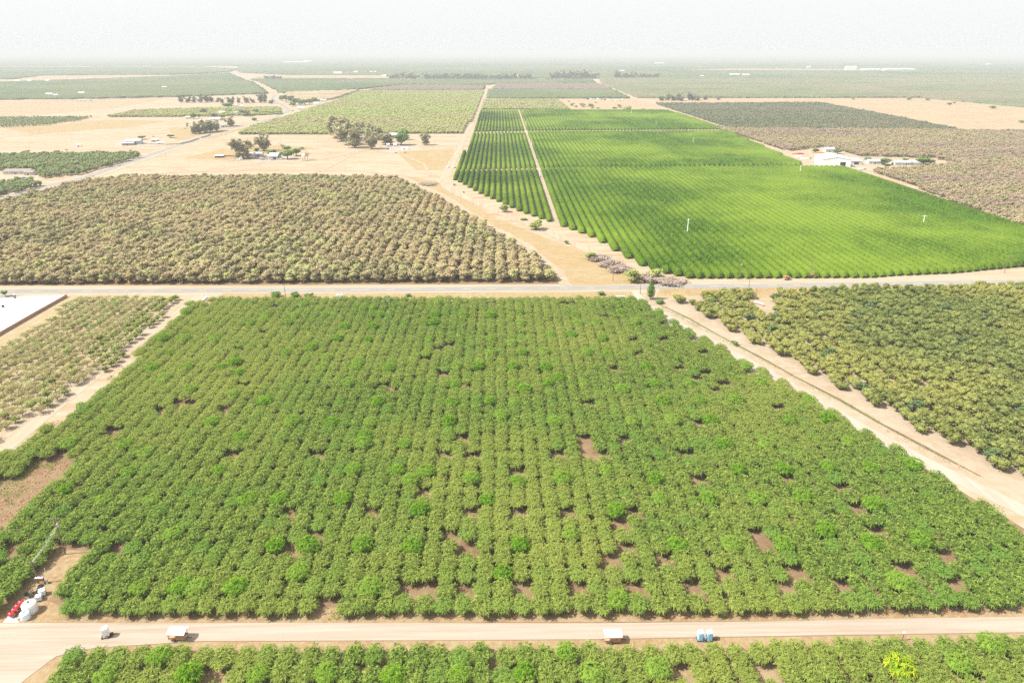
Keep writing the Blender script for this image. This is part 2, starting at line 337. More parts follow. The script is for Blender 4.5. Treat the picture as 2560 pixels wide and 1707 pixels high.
sheet('soil', [(0,253),(200,249),(420,246),(300,268),(120,285),(0,294),(-300,300),(-300,262)], .03, M['lotsoil'], 'brownish bare field at the far left', 'field')
sheet('soil', [(1955,378),(2060,372),(2160,392),(2330,396),(2400,412),(2320,418),(2170,428),(2120,428),(2020,418)], .02, M['track'], 'pale dirt farmyard around the white barn', 'yard')
ribbon('ditch', [(1640,757),(1720,795),(1800,840),(1900,893),(1990,943),(2100,1000),(2200,1058),(2330,1127),(2450,1190)], [.5, 1.2, .7, 1.3, .8, 1.5, 1.2, 1.6, .4], .018, M['ditch'], 'dark shallow ditch beside the pale track on the right', 'ditch')
for pts, wd, lb in (([(905,372),(960,380),(1010,388),(1060,410),(1075,440)], 4, 'faint farm track curving down from the central farm'), ([(800,430),(850,405),(905,372)], 3, 'faint diagonal track left of the central farm'),
        ([(560,400),(650,404),(740,405),(830,395),(905,378)], 5, 'farm lane joining the two pasture farms'), ([(330,372),(300,368),(180,378),(60,395)], 4, 'thin track across the left tan field'), ([(400,366),(360,366),(320,370)], 5, 'short drive in front of the blue grey shed'),
        ([(0,345),(150,330),(330,318),(440,312)], 5, 'long pale track across the left tan field'), ([(300,455),(420,432),(620,425),(900,428),(1010,440)], 5, 'pale track along the back edge of the brown orchard'), ([(670,402),(640,412),(560,420)], 3, 'narrow track leaving the left pasture farm')):
    ribbon('track', pts, wd, .02 + .004*len(lb)/10, M['track'], lb)
for pgx, m_, lb in (([(960,362),(1040,362),(1060,378),(1000,388),(950,380)], 'dirtroad', 'trodden pale yard in front of the central farm'), ([(600,392),(740,392),(735,405),(670,408),(590,404)], 'dirtroad', 'trodden pale yard of the left pasture farm'),
        ([(290,352),(410,350),(420,362),(330,370),(285,366)], 'dirtroad', 'trodden pale yard around the blue grey shed'), ([(460,292),(620,284),(630,300),(590,316),(480,312)], 'shoulder', 'pale yard between the left grove farmhouses'),
        ([(990,380),(1130,372),(1150,392),(1120,425),(1040,425)], 'drygrass', 'darker orange patch of pasture beside the pale lane'), ([(420,320),(640,312),(540,345),(440,352)], 'drygrass', 'orange dry grass patch by the country road'),
        ([(0,318),(150,312),(260,300),(420,302),(330,318),(80,335)], 'drygrass', 'orange streak of dry grass at the left'), ([(460,395),(560,372),(700,362),(800,372),(640,385),(560,400)], 'drygrass', 'orange streak of pasture behind the left pasture farm'),
        ([(0,432),(95,428),(100,450),(60,460),(0,462)], 'shoulder', 'pale yard around the low tan house')):
    sheet('bare_patch', pgx, .01, M[m_], lb, 'ground patch')
sheet('soil', [(-400,560),(0,503),(200,452),(300,441),(700,437),(996,441),(1120,500),(1212,556),(1322,628),(1404,692),(1404,710),(640,713),(-400,715)], .004, M['redsoil'], 'brown soil under the brown orchard, darkened for the shade between crowns', 'soil')  # darker sheet: shade between the crowns is put into the soil colour
# ---------------------------------------------------------------- foliage meshes
def rnd(n, a=0, b=1): return rng.uniform(a, b, n)
def core(rad, hz, zc, n=10, m=6, bump=.18, flat=1.0):
    """lumpy closed core that blocks the view through the crown"""
    V = []; F = []
    ph = rnd(6, 0, 6.3)
    for j in range(m + 1):
        t = math.pi * j / m
        for i in range(n):
            a = 2 * math.pi * i / n
            k = 1 + bump * (math.sin(3*a + ph[0] + 2*t) * .5 + math.sin(5*a + ph[1] - 3*t) * .5 + rng.uniform(-.6, .6))
            V.append((rad*k*math.sin(t)**flat*math.cos(a), rad*k*math.sin(t)**flat*math.sin(a), zc + hz*k*math.cos(t)))
    for j in range(m):
        for i in range(n):
            F.append((j*n+i, (j+1)*n+i, (j+1)*n+(i+1) % n, j*n+(i+1) % n))
    return np.array(V), np.array(F)
def strips(p, d, L, W, droop, segs=2):
    """curving leaf sprays: origin p, direction d (unit), length, width, sag"""
    n = len(p); V = []; 
    side = np.cross(d, np.array([0, 0, 1.0])) + rng.normal(0, .25, (n, 3)); side /= np.linalg.norm(side, axis=1)[:, None] + 1e-9
    for s in range(segs + 1):
        t = s / segs
        c = p + d * (L[:, None] * t); c[:, 2] -= droop * (t ** 2)
        wv = W * (1 - .55 * abs(2*t - .8)) / 2
        V.append(c - side * wv[:, None]); V.append(c + side * wv[:, None])
    V = np.stack(V, 1).reshape(-1, 3); k = 2 * (segs + 1); F = []
    base = np.arange(n)[:, None] * k
    for s in range(segs):
        F.append(base + np.array([[2*s, 2*s+1, 2*s+3, 2*s+2]]))
    return V, np.stack(F, 1).reshape(-1, 4), k
def join(parts):
    V = []; F = []; T = []; n = 0
    for v, f, t in parts:
        V.append(v); F.append(f + n); T.append(t); n += len(v)
    return np.concatenate(V), np.concatenate(F), np.concatenate(T)
def clumps(c, size, up=.5):
    """leaf clumps: one bent quad pair each"""
    n = len(c)
    d = rng.normal(0, 1, (n, 3)); d[:, 2] = np.abs(d[:, 2]) * up; d /= np.linalg.norm(d, axis=1)[:, None]
    return strips(c - d * size[:, None] * .5, d, size, size * .85, size * .3, 2)
def droop_crown(name, mat, n=420, rad=2.6, top=2.6, long=.85, mound=0.0, w=.115, ax=.92, ay=1.12, per=10, gap=.56):
    """crown of arching tufts standing over a low closed core, with deep gaps between the tufts"""
    cs = []
    g = gap
    for i in range(-9, 10):
        for j in range(-9, 10):
            x_, y_ = (i + .5*(j % 2))*g + rng.normal(0, g*.2), j*g*.87 + rng.normal(0, g*.2)
            if (x_/ax)**2 + (y_/ay)**2 < (rad*.97)**2 and rng.uniform() > .07: cs.append((x_, y_))
    cs = np.array(cs); m_ = len(cs); rr = np.hypot(cs[:, 0]/ax, cs[:, 1]/ay)/rad
    cz = top + mound*(1 - rr**2) - .16*rr**4 - (0 if mound else .8*np.abs(cs[:, 0]/(rad*ax))**3) + rng.normal(0, .15, m_)
    ca = np.arctan2(cs[:, 1], cs[:, 0]); ca = np.where(rng.uniform(0, 1, m_) < (.85 if mound else .3), ca, rng.uniform(0, 6.28, m_))
    ct = rng.uniform(.2, 1, m_)
    q = np.repeat(np.arange(m_), per); n = len(q)
    p = np.stack([cs[q, 0] + rng.normal(0, .1, n), cs[q, 1] + rng.normal(0, .1, n), cz[q] + rng.normal(0, .06, n)], 1)
    az = ca[q] + rng.normal(0, 1.0, n); el = rng.uniform(-.2, .9, n)
    d = np.stack([np.cos(az)*np.cos(el), np.sin(az)*np.cos(el), np.sin(el)], 1); L = rnd(n, .5, 1.1) * long
    v, f, k = strips(p, d, L, rnd(n, .6, 1.3) * w, rnd(n, .4, 1.1) * L * .8, 3)
    t = np.repeat(np.clip(ct[q] * rnd(n, .45, 1.1), 0, 1), k)
    m = 46                                               # hanging skirt
    a = rnd(m, 0, 2*np.pi); r = rad * rnd(m, .82, .98)
    p2 = np.stack([r*np.cos(a)*ax, r*np.sin(a)*ay, top - .45 + rng.normal(0, .15, m)], 1)
    d2 = np.stack([np.cos(a)*.5, np.sin(a)*.5, np.full(m, -.7)], 1)
    v2, f2, k2 = strips(p2, d2, rnd(m, .5, 1.2), rnd(m, .12, .24), rnd(m, 0, .2), 2)
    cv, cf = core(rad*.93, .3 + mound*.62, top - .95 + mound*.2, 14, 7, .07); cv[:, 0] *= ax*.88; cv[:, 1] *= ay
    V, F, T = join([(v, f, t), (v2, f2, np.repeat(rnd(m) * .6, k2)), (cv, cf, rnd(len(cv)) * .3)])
    return mnp(name, V, F, mat, T)
def vnoise(X, Y, s, seed):
    r = np.random.default_rng(seed); G = r.uniform(-1, 1, (128, 128)); x, y = X/s, Y/s
    xi, yi = np.floor(x).astype(int), np.floor(y).astype(int); fx, fy = x-xi, y-yi
    g = lambda a, b: G[a % 128, b % 128]
    return (g(xi,yi)*(1-fx)+g(xi+1,yi)*fx)*(1-fy) + (g(xi,yi+1)*(1-fx)+g(xi+1,yi+1)*fx)*fy
def round_crown(name, mat, rad=2.5, h=3.2, zc=2.6, lobes=9, n=300, cs=.5, gap=1.0, corek=.72):
    """crown of several uneven lobes, each a shell of leaf clumps over a lumpy core"""
    parts = []; tot = 0
    for q in range(lobes):
        a = 2*np.pi*q/lobes*2.4 + rng.uniform(-.5, .5); rr = rad * rng.uniform(.15, .62) * gap if q else 0
        c = np.array([rr*np.cos(a), rr*np.sin(a), zc + h*rng.uniform(-.28, .3)]); lr = rad * rng.uniform(.36, .56); lz = h * rng.uniform(.2, .32)
        cv, cf = core(lr*corek, lz*corek, 0, 8, 5, .2); lt = rng.uniform(.25, .65)
        parts.append((cv + c, cf, np.clip(lt + rng.uniform(-.35, .15, len(cv)), 0, 1)))
        m = n // lobes
        u = rng.normal(0, 1, (m, 3)); u[:, 2] = np.abs(u[:, 2]) * 1.1 - .35; u /= np.linalg.norm(u, axis=1)[:, None]
        s = u * np.array([lr, lr, lz]) * rnd(m, .72, 1.1)[:, None] + c
        v, f, k = clumps(s, rnd(m, .6, 1.3) * cs)
        parts.append((v, f, np.repeat(np.clip(lt + rng.normal(0, .28, m), 0, 1), k)))
    V, F, T = join(parts); return mnp(name, V, F, mat, T)
def trunk(name, mat, h=1.9, r=.16, limbs=4, spread=1.1, lh=1.1):
    mb = MB(); mb.cyl((0, 0, 0), (.05, .03, h), r*1.25, r*.85, 7, False)
    for q in range(limbs):
        a = 2*math.pi*q/limbs + random.uniform(-.4, .4)
        e = (spread*math.cos(a), spread*math.sin(a), h + lh)
        m_ = (spread*.45*math.cos(a), spread*.45*math.sin(a), h + lh*.45)
        mb.cyl((.05, .03, h*.95), m_, r*.6, r*.45, 5, False).cyl(m_, e, r*.45, r*.2, 5, False)
    return mb.mesh(name, mat)
def gum_crown(name, mat):
    """tall airy crown: leaning stems each hung with small ragged lobes down to near the ground"""
    parts = []
    for q in range(random.randint(4, 6)):
        a = rng.uniform(0, 6.28); lean = rng.uniform(1.5, 6.5); H = rng.uniform(15, 24)
        for k in range(6):
            u = (k + rng.uniform(.3, 1)) / 6; lr = rng.uniform(1.7, 3.1) * (1.2 - .4*u)
            c = np.array([lean*u*math.cos(a) + rng.normal(0, 1.6), lean*u*math.sin(a) + rng.normal(0, 1.6), 3 + (H-4)*u]); lt = rng.uniform(.25, .8)
            cv, cf = core(lr*.6, lr*.75, 0, 7, 4, .25); parts.append((cv + c, cf, np.clip(lt + rng.uniform(-.35, .1, len(cv)), 0, 1)))
            m = 26; d = rng.normal(0, 1, (m, 3)); d /= np.linalg.norm(d, axis=1)[:, None]
            v, f, kk = clumps(c + d*lr*rnd(m, .7, 1.2)[:, None]*np.array([1, 1, 1.2]), rnd(m, .9, 1.9))
            parts.append((v, f, np.repeat(np.clip(lt + rng.normal(0, .25, m), 0, 1), kk)))
    V, F, T = join(parts); return mnp(name, V, F, mat, T)
# prototypes: (crown variants, trunk variants)
K = {}
K['droop'] = ([droop_crown('droop_crown', M['droop'], 430, random.uniform(2.6, 2.8), random.uniform(2.65, 2.85)) for _ in range(10)], [trunk('droop_trunk', M['bark'], 1.7, .12, 4, 1.1, .5) for _ in range(2)])
K['bright'] = ([droop_crown('bright_crown', M['bright'], 0, random.uniform(2.5, 3.1), 2.8, .75, 1.35, .12, 1, 1, 12, .6) for _ in range(6)], K['droop'][1])
K['lime'] = ([droop_crown('lime_crown', M['lime'], 0, 2.8, 2.8, 1.0, 1.3, .15, 1, 1, 12, .72) for _ in range(1)], K['droop'][1])
K['brown'] = ([round_crown('brown_crown', M['brownleaf'], random.uniform(3.5, 4.2), random.uniform(4.4, 5.6), 3.3, 12, 420, .75) for _ in range(8)], [trunk('orchard_trunk', M['bark'], 1.4, .2, 4, 1.6, 1.6) for _ in range(2)])
K['right'] = ([round_crown('olive_crown', M['rightleaf'], random.uniform(3.0, 3.5), random.uniform(3.4, 4.2), 2.5, 12, 420, .55) for _ in range(7)], K['brown'][1])
K['bluegreen'] = ([round_crown('blue_green_crown', M['bluegreen'], 2.9, 4.2, 2.8, 9, 300, .6) for _ in range(2)], K['brown'][1])
K['pale'] = ([round_crown('pale_crown', M['paleleaf'], random.uniform(2.3, 2.8), random.uniform(1.7, 2.2), 2.1, 12, 470, .36, 1.2, .2) for _ in range(6)], [trunk('sparse_trunk', M['bark'], .7, .11, 6, 1.5, 1.3) for _ in range(3)])
K['young'] = ([round_crown('young_crown', M['youngleaf'], random.uniform(2.3, 2.8), 2.4, 2.0, 10, 300, .45, 1.1, .45) for _ in range(4)], K['pale'][1])
K['farleft'] = ([round_crown('grey_green_crown', M['farleft'], 4.0, 4.6, 3.3, 9, 190, 1.0) for _ in range(4)], K['brown'][1])
K['dry'] = ([round_crown('dry_crown', M['dryleaf'], random.uniform(3.6, 4.4), 4.2, 3.0, 9, 190, 1.0, 1.1, .6) for _ in range(5)], K['brown'][1])
K['darkf'] = ([round_crown('dark_crown', M['darkleaf'], 4.4, 4.2, 3.0, 7, 90, 1.4) for _ in range(4)], None)
K['yel'] = ([round_crown('yellow_green_crown', M['yelleaf'], 5.2, 4.0, 2.8, 8, 110, 1.5) for _ in range(4)], None)
K['greenf'] = ([round_crown('green_field_crown', M['farleft'], 3.2, 4.0, 2.8, 7, 70, 1.2) for _ in range(3)], None)
K['euc'] = ([gum_crown('gum_crown', M['euc']) for _ in range(6)], [trunk('gum_trunk', M['palebark'], 8, .5, 5, 3.6, 9) for _ in range(2)])
K['fartree'] = ([gum_crown('far_gum_crown', M['fartree']) for _ in range(4)], K['euc'][1])
K['garden'] = ([round_crown('garden_crown', M['green'], 5, 8, 5.5, 11, 420, 1.2) for _ in range(4)], [trunk('garden_trunk', M['bark'], 2.6, .35, 4, 2.2, 2.5) for _ in range(2)])
K['shrub'] = ([round_crown('willow_crown', M['shrub'], 3, 3.6, 2.0, 9, 380, .7) for _ in range(3)], [trunk('willow_trunk', M['bark'], .9, .12, 5, 1.4, 1.2)])
K['greenshrub'] = ([round_crown('bush_crown', M['green'], 2.4, 2.6, 1.4, 9, 380, .5) for _ in range(3)], [trunk('bush_trunk', M['bark'], .5, .1, 5, 1.2, .9)])
K['brush'] = ([round_crown('brush_crown', M['brush'], 3.4, 3.4, 1.6, 14, 900, .5, 1.4, .5) for _ in range(2)], [trunk('brush_trunk', M['bark'], .5, .1, 6, 1.6, 1.5)])
K['deadt'] = ([round_crown('dead_crown', M['dead'], 2.3, 3.0, 2.0, 8, 260, .5) for _ in range(2)], K['brown'][1])
K['sparse_gum'] = ([round_crown('thin_gum_crown', M['brush'], 4.5, 11, 11, 9, 150, 1.2, 1.2, .2)], [trunk('thin_gum_trunk', M['palebark'], 5, .35, 6, 3, 8)])
def grow(name, kind, label, cat, x, y, rz=None, s=1.0, group=None, var=None, trk=True, z=0):
    cr, tr = K[kind]
    t = thing(name, label, cat, (x, y, z), random.uniform(0, 6.28) if rz is None else rz, group, s)
    ob('crown', cr[random.randrange(len(cr)) if var is None else var % len(cr)], t)
    if tr and trk: ob('trunk', random.choice(tr), t)
    return t
# -------- masses: one object each, made of copies scattered by geometry nodes
SRC = {}
def sources(kind):
    """one real tree of each crown shape stands in the scene; the mass copies its mesh"""
    return SRC[kind]
def mass(name, kind, pts, label, cat, srcs, z=0):
    """pts: list of x, y, rz, sx, sz"""
    pts = np.asarray(pts, np.float32)
    me = bpy.data.meshes.new(name); me.vertices.add(len(pts))
    co = np.zeros((len(pts), 3), np.float32); co[:, :2] = pts[:, :2]; co[:, 2] = z
    me.vertices.foreach_set('co', co.ravel())
    a = me.attributes.new('rot', 'FLOAT_VECTOR', 'POINT'); rv = np.zeros_like(co); rv[:, 2] = pts[:, 2]; a.data.foreach_set('vector', rv.ravel())
    a = me.attributes.new('scl', 'FLOAT_VECTOR', 'POINT'); a.data.foreach_set('vector', np.stack([pts[:, 3], pts[:, 3], pts[:, 4]], 1).ravel())
    a = me.attributes.new('pick', 'INT', 'POINT'); a.data.foreach_set('value', rng.integers(0, len(srcs), len(pts)).astype(np.int32))
    o = tag(ob(name, me), label, cat, None, 'stuff')
    g = bpy.data.node_groups.new('scatter_' + name, 'GeometryNodeTree')
    g.interface.new_socket('Geometry', in_out='INPUT', socket_type='NodeSocketGeometry')
    g.interface.new_socket('Geometry', in_out='OUTPUT', socket_type='NodeSocketGeometry')
    N, L = g.nodes, g.links; gi = N.new('NodeGroupInput'); go = N.new('NodeGroupOutput')
    j = N.new('GeometryNodeJoinGeometry')
    for s in reversed(srcs):
        jj = N.new('GeometryNodeJoinGeometry')
        for part in s:
            oi = N.new('GeometryNodeObjectInfo'); oi.transform_space = 'ORIGINAL'; oi.inputs['Object'].default_value = part
            L.new(oi.outputs['Geometry'], jj.inputs[0])
        gt = N.new('GeometryNodeGeometryToInstance'); L.new(jj.outputs[0], gt.inputs[0]); L.new(gt.outputs[0], j.inputs[0])
    ip = N.new('GeometryNodeInstanceOnPoints'); L.new(gi.outputs[0], ip.inputs['Points']); L.new(j.outputs[0], ip.inputs['Instance'])
    ip.inputs['Pick Instance'].default_value = True
    def na(nm, ty):
        q = N.new('GeometryNodeInputNamedAttribute'); q.data_type = ty; q.inputs['Name'].default_value = nm; return q.outputs['Attribute']
    L.new(na('pick', 'INT'), ip.inputs['Instance Index'])
    er = N.new('FunctionNodeEulerToRotation'); L.new(na('rot', 'FLOAT_VECTOR'), er.inputs[0]); L.new(er.outputs[0], ip.inputs['Rotation'])
    L.new(na('scl', 'FLOAT_VECTOR'), ip.inputs['Scale']); L.new(ip.outputs[0], go.inputs[0])
    md = o.modifiers.new('scatter', 'NODES'); md.node_group = g
    return o
def visible(x, y, h=3, mx=60):
    if depth(x, y) < 20: return False
    a, b = proj(x, y, h); c, d = proj(x, y, 0)
    return -mx < a < 2560 + mx and b < 1707 + mx and d > 100
def orchard(kind, name, cells, n_ind, label, cat, group, mlabel, srange=(.9, 1.1), srcn=None, trk=True, rf=lambda: random.uniform(0, 6.28)):
    """cells: (x, y). The n_ind that show largest are trees of their own, the rest one mass"""
    cells = [c for c in cells if visible(c[0], c[1])]
    cells.sort(key=lambda c: depth(c[0], c[1]))
    cr, tr = K[kind]; srcs = []
    for i, (x, y) in enumerate(cells[:n_ind]):
        s = random.uniform(*srange)
        t = grow(name, kind, label, cat, x, y, rf(), (s, s, s*random.uniform(.88, 1.15)), group, i if i < len(cr) else None, trk)
        if i < len(cr): srcs.append([c for c in t.children])
    rest = cells[n_ind:]
    if rest:
        mass(name + '_mass', kind, [(x, y, rf(), random.uniform(*srange), random.uniform(*srange)*random.uniform(.88, 1.15)) for x, y in rest], mlabel, 'orchard', srcs)
def grid(pg, dx, dy, j=.1, ox=0, oy=0, holes=(), skip=0, stag=False, rot=0):
    xs = [p[0] for p in pg]; ys = [p[1] for p in pg]; out = []
    ix0, ix1 = int(min(xs)//dx) - 1, int(max(xs)//dx) + 2; iy0, iy1 = int(min(ys)//dy) - 1, int(max(ys)//dy) + 2
    X, Y = np.meshgrid(np.arange(ix0, ix1) * dx + ox, np.arange(iy0, iy1) * dy + oy)
    if stag: Y = Y + (np.arange(ix0, ix1) % 2)[None, :] * dy / 2
    X, Y = X.ravel(), Y.ravel(); m = inpoly(X, Y, pg)
    for h in holes: m &= ~inpoly(X, Y, h)
    if skip: m &= rng.uniform(0, 1, len(X)) > skip
    X = X[m] + rng.normal(0, j, m.sum()); Y = Y[m] + rng.normal(0, j, m.sum())
    return list(zip(X.tolist(), Y.tolist()))
# ---------------------------------------------------------------- the green orchard in front (two blocks)
GAPS = [(1096,1126),(1196,1126),(1135,1101),(1303,1169),(1413,1126),(1467,1112),(1466,1140),(1511,1124),(1519,1167),(1181,1269),(1304,1270),(1418,1269),(1581,1269),(1543,1295),(1135,1323),(1165,1356),(1562,1356),(1658,1391),(1045,1465),(1168,1467),(1312,1456),(1445,1465),(1581,1459),(1707,1124),(1735,1191),(1873,1323),(1887,1350),(1952,1188),(2115,1209),(2120,1260),(2178,1315),(1655,1394),(1797,1418),(1712,1454),(1979,1451),(1742,1045),(585,1126),(787,1124),(718,1274),(776,1326),(721,1357),(950,1269),(1040,1233),(800,1489),(1034,1462),(526,758),(700,762),(665,825),(608,870),(474,1008),(441,1012),(401,1014),(575,1014),(953,962),(972,981),(610,966),(1160,759),(1229,758),(1424,757),(1094,870),(1133,861),(1060,898),(1122,932),(1158,963),(1505,784),(1588,845),(1604,880),(1539,916),(1477,1012),(1460,1085),(1562,1086),(1665,843),(1666,802),(1592,843),(1605,881),(1701,917),(1761,880),(1737,845),(1768,928),(1753,949),(1794,966),(1821,963),(1873,932),(1941,1023),(49,1355),(301,1352),(2119,1457),(2181,1320),(2392,1452),(2262,1415),(2378,1390),(1622,1684),(1937,1674),(547,1663),(1150,1690),(1712,1684)]
BR = [(477,781),(768,759),(676,785),(662,800),(744,787),(730,803),(618,804),(814,787),(921,769),(942,769),(953,788),(866,817),(940,815),(403,848),(474,846),(550,846),(850,846),(923,845),(439,878),(594,905),(784,868),(722,882),(823,893),(803,919),(885,916),(891,900),(970,921),(390,923),(477,920),(556,920),(599,934),(425,943),(861,961),(477,981),(580,995),(937,1010),(659,1010),(520,1061),(722,1057),(820,1059),(912,1063),(888,1112),(591,1098),(904,1085),(376,1123),(1106,758),(1090,785),(1158,785),(1226,785),(1288,784),(1428,785),(1294,812),(1083,810),(1435,808),(1503,810),(1579,808),(1367,842),(1441,842),(1220,845),(1073,845),(1272,857),(1517,844),(1454,876),(1370,880),(1296,880),(1218,880),(1528,880),(1060,883),(1139,917),(1209,918),(1294,921),(1377,918),(1411,943),(1381,962),(1328,973),(1297,963),(1473,962),(1128,962),(1207,1007),(1297,1008),(1120,1008),(1269,1044),(1397,1063),(1109,1057),(1590,1063),(1566,976),(1558,777),(1552,754),(1636,781),(1870,917),(1644,958),(1729,959),(1900,955),(1666,1007),(1753,1009),(1835,1001),(1973,1053),(2071,1056),(2031,1001),(1622,914),(1691,1059),(1789,1056),(1916,1113),(1813,1116),(2118,1113),(1949,1162),(1848,1179),(2058,1179),(2172,1173),(1628,1192),(1767,1260),(1661,1260),(1895,1258),(2009,1252),(1680,1353),(1802,1353),(1936,1347),(2061,1337),(2178,1347),(1084,1184),(1298,1190),(1405,1190),(1519,1184),(1192,1190),(1228,1258),(1538,1269),(1309,1353),(1432,1348),(1258,1421),(1541,1495),(542,1187),(596,1261),(678,1258),(833,1261),(863,1182),(977,1182),(1040,1209),(672,1350),(792,1350),(923,1350),(762,1446),(618,1459),(909,1456),(487,1451),(1059,1274),(991,1122),(1053,1350),(155,1236),(259,1258),(385,1245),(421,1349),(350,1452),(466,1456),(269,1669),(382,1660),(485,1685),(174,1122),(286,1122),(356,1138),(313,1187),(163,1223),(515,1663),(669,1674),(832,1671),(985,1671),(1316,1671),(1466,1674),(1632,1676),(1440,1611),(2422,1665),(2467,1598),(2262,1452),(2304,1337),(2277,1171),(2306,1340),(2207,1276),(1170,1660)]
LIME = [(2251,1668)]
DX, DY, HC = 4.55, 4.95, 2.4
bot = [P(a, b) for a, b in ((-600,1526),(160,1526),(900,1527),(1600,1525),(1900,1522),(2560,1508),(3100,1497))]
top2 = [P(a, b) for a, b in ((-600,1659),(200,1659),(1000,1657),(1600,1654),(1900,1646),(2560,1634),(3100,1622))]
yb = lambda x: float(np.interp(x, [p[0] for p in bot], [p[1] for p in bot])); yt = lambda x: float(np.interp(x, [p[0] for p in top2], [p[1] for p in top2]))
main_pg = poly([(484,758),(1590,750),(1650,793),(1770,862),(1960,967),(2200,1112),(2370,1222),(2560,1338),(2900,1540)], 0) + [P(2900,1700,0), P(160,1700,0), P(142,1480,0), P(150,1475,0), P(235,1383,0)]
left_pg = poly([(484,758),(359,880),(268,985),(170,1060),(60,1118),(-60,1180),(-60,1240),(60,1180),(140,1140),(185,1155),(110,1235),(0,1330),(-150,1420),(-150,1650),(-20,1545),(60,1462),(120,1392),(170,1376),(235,1383),(700,1100)], 0)
near_pg = poly([(215,1610),(1000,1610),(1900,1600),(2560,1590),(2900,1580),(3200,2080),(-150,2080),(125,1755)], 0)
def cell(x, y):
    k = math.floor((y - yb(x)) / DY + .5)
    if k >= 0: return round(x/DX), k
    return round(x/DX), -1 - math.floor((yt(x) - y) / DY + .5)
def snap(px, py): return cell(*P(px, py, HC))
def off(i, j): return 0
gaps = {snap(*g) for g in GAPS}; bri = {snap(*g) for g in BR}; lim = {snap(*g) for g in LIME}
gaps -= bri | lim
cells, bcells, lcells = [], [], []
for i in range(-50, 60):
    for j in range(-8, 62):
        x = i*DX; y = yb(x) + j*DY if j >= 0 else yt(x) + (j+1)*DY
        X, Y = np.array([x]), np.array([y])
        if j >= 0 and not (inpoly(X, Y, main_pg)[0] or inpoly(X, Y, left_pg)[0]): continue
        if j < 0 and not inpoly(X, Y, near_pg)[0]: continue
        x += random.gauss(0, .22); y += random.gauss(0, .3)
        if (i, j) in gaps: continue
        if (i, j) not in bri and j > 0 and random.random() < (.009 if x > 0 else .003): continue
        (bcells if (i, j) in bri else lcells if (i, j) in lim else cells).append((x, y))
K['fruit_tree'] = K['droop']
orchard('fruit_tree', 'fruit_tree', cells, 300, 'olive green fruit tree with drooping shoots in a dense row near the bottom dirt road', 'fruit tree', 'olive green fruit trees near the bottom dirt road', 'dense mass of olive green drooping fruit trees filling the large middle block', (.95, 1.06), rf=lambda: random.choice((0, math.pi)) + random.gauss(0, .15))
for i, (x, y) in enumerate(c for c in bcells if visible(*c)):
    s = random.uniform(.92, 1.1)
    grow('bright_fruit_tree', 'bright', 'bright green domed fruit tree standing above its duller olive green neighbours', 'fruit tree', x, y, None, (s, s, s*random.uniform(.9, 1.15)), 'bright green trees dotted through the olive orchard')
for x, y in lcells:
    grow('lime_fruit_tree', 'lime', 'yellow lime fruit tree, the brightest one at the bottom right', 'fruit tree', x, y, None, 1.1)
# ---------------------------------------------------------------- right hand orchard
right_pg = poly([(1745,752),(1760,738),(2560,719),(2900,715),(2900,1372),(2560,1205),(2482,1170),(2370,1110),(2281,1071),(2188,1020),(2110,979),(2036,943),(1971,905),(1900,867),(1851,842),(1794,813),(1745,775)], 0)
rc = grid(right_pg, 6.0, 4.6, .18, holes=[poly([(1880,732),(1935,732),(1935,790),(1905,795),(1870,760)], 1)], skip=.004, rot=0)
blue = [c for k, c in enumerate(rc) if random.random() < .045]; bs = set(blue)
rcc = [c for c in rc if c not in bs]
K['olive_tree'] = K['right']
orchard('olive_tree', 'olive_tree', rcc, 300, 'rounded olive green orchard tree in the right hand block beside the sandy band', 'orchard tree', 'rounded orchard trees in the right hand block', 'mass of rounded olive green trees in the back of the right hand block', (.85, 1.1))
for x, y in blue:
    if visible(x, y): grow('blue_green_tree', 'bluegreen', 'darker blue green tree among the olive ones in the right hand block', 'orchard tree', x, y, None, random.uniform(.9, 1.15), 'blue green trees in the right hand block')
for px, py, s in ((1700,742,1.15),(1730,748,.75),(1744,762,.7)):
    x, y = P(px, py + 14); 
    grow('olive_tree', 'right', {1700:'lone round tree at the top corner of the right block, nearest the poplar',1730:'small tree just right of the lone corner tree',1744:'smallest bush tree below the two corner trees of the right block'}[px], 'orchard tree', x, y, None, s)
# ---------------------------------------------------------------- sparse pale orchard on the left
sp_pg = poly([(200,745),(448,745),(290,905),(120,1015),(0,1085),(-80,1130),(-80,920),(0,872)], 1.2)
spc = grid(sp_pg, 4.9, 4.6, .2, stag=True, skip=.03)
K['sparse_tree'] = K['pale']; edge_x = P(200, 925)[0]
green_ = [c for c in spc if c[0] > edge_x - 8 and random.random() < (.9 if c[1] > 260 else .35) or random.random() < .04]; gs = set(green_)
orchard('sparse_tree', 'sparse_tree', [c for c in spc if c not in gs], 300, 'thin pale young tree on yellowish sand beside the white yard', 'young tree', 'sparse pale trees left of the dirt track', 'mass of thin pale trees beside the white yard', (.85, 1.12), rf=lambda: random.uniform(0, 6.28))
for x, y in green_:
    if visible(x, y): grow('young_green_tree', 'young', 'greener fuller young tree in the pale sparse orchard, mostly along the dirt track', 'young tree', x, y, None, random.uniform(.8, 1.1), 'greener trees of the sparse orchard')
# ---------------------------------------------------------------- brown orchard
br_pg = poly([(-260,525),(0,512),(200,463),(300,450),(700,447),(990,451),(1112,512),(1200,565),(1310,634),(1386,692),(1384,706),(640,711),(-260,713)], .5)
brc = grid(br_pg, 7.0, 5.4, .28, skip=.015)
K['brown_tree'] = K['brown']
orchard('brown_tree', 'brown_tree', brc, 300, 'leafy brown olive orchard tree in the rows just beyond the asphalt road', 'orchard tree', 'brown olive trees just beyond the road', 'mass of brown olive orchard trees stretching back to the tan pasture', (.95, 1.2))
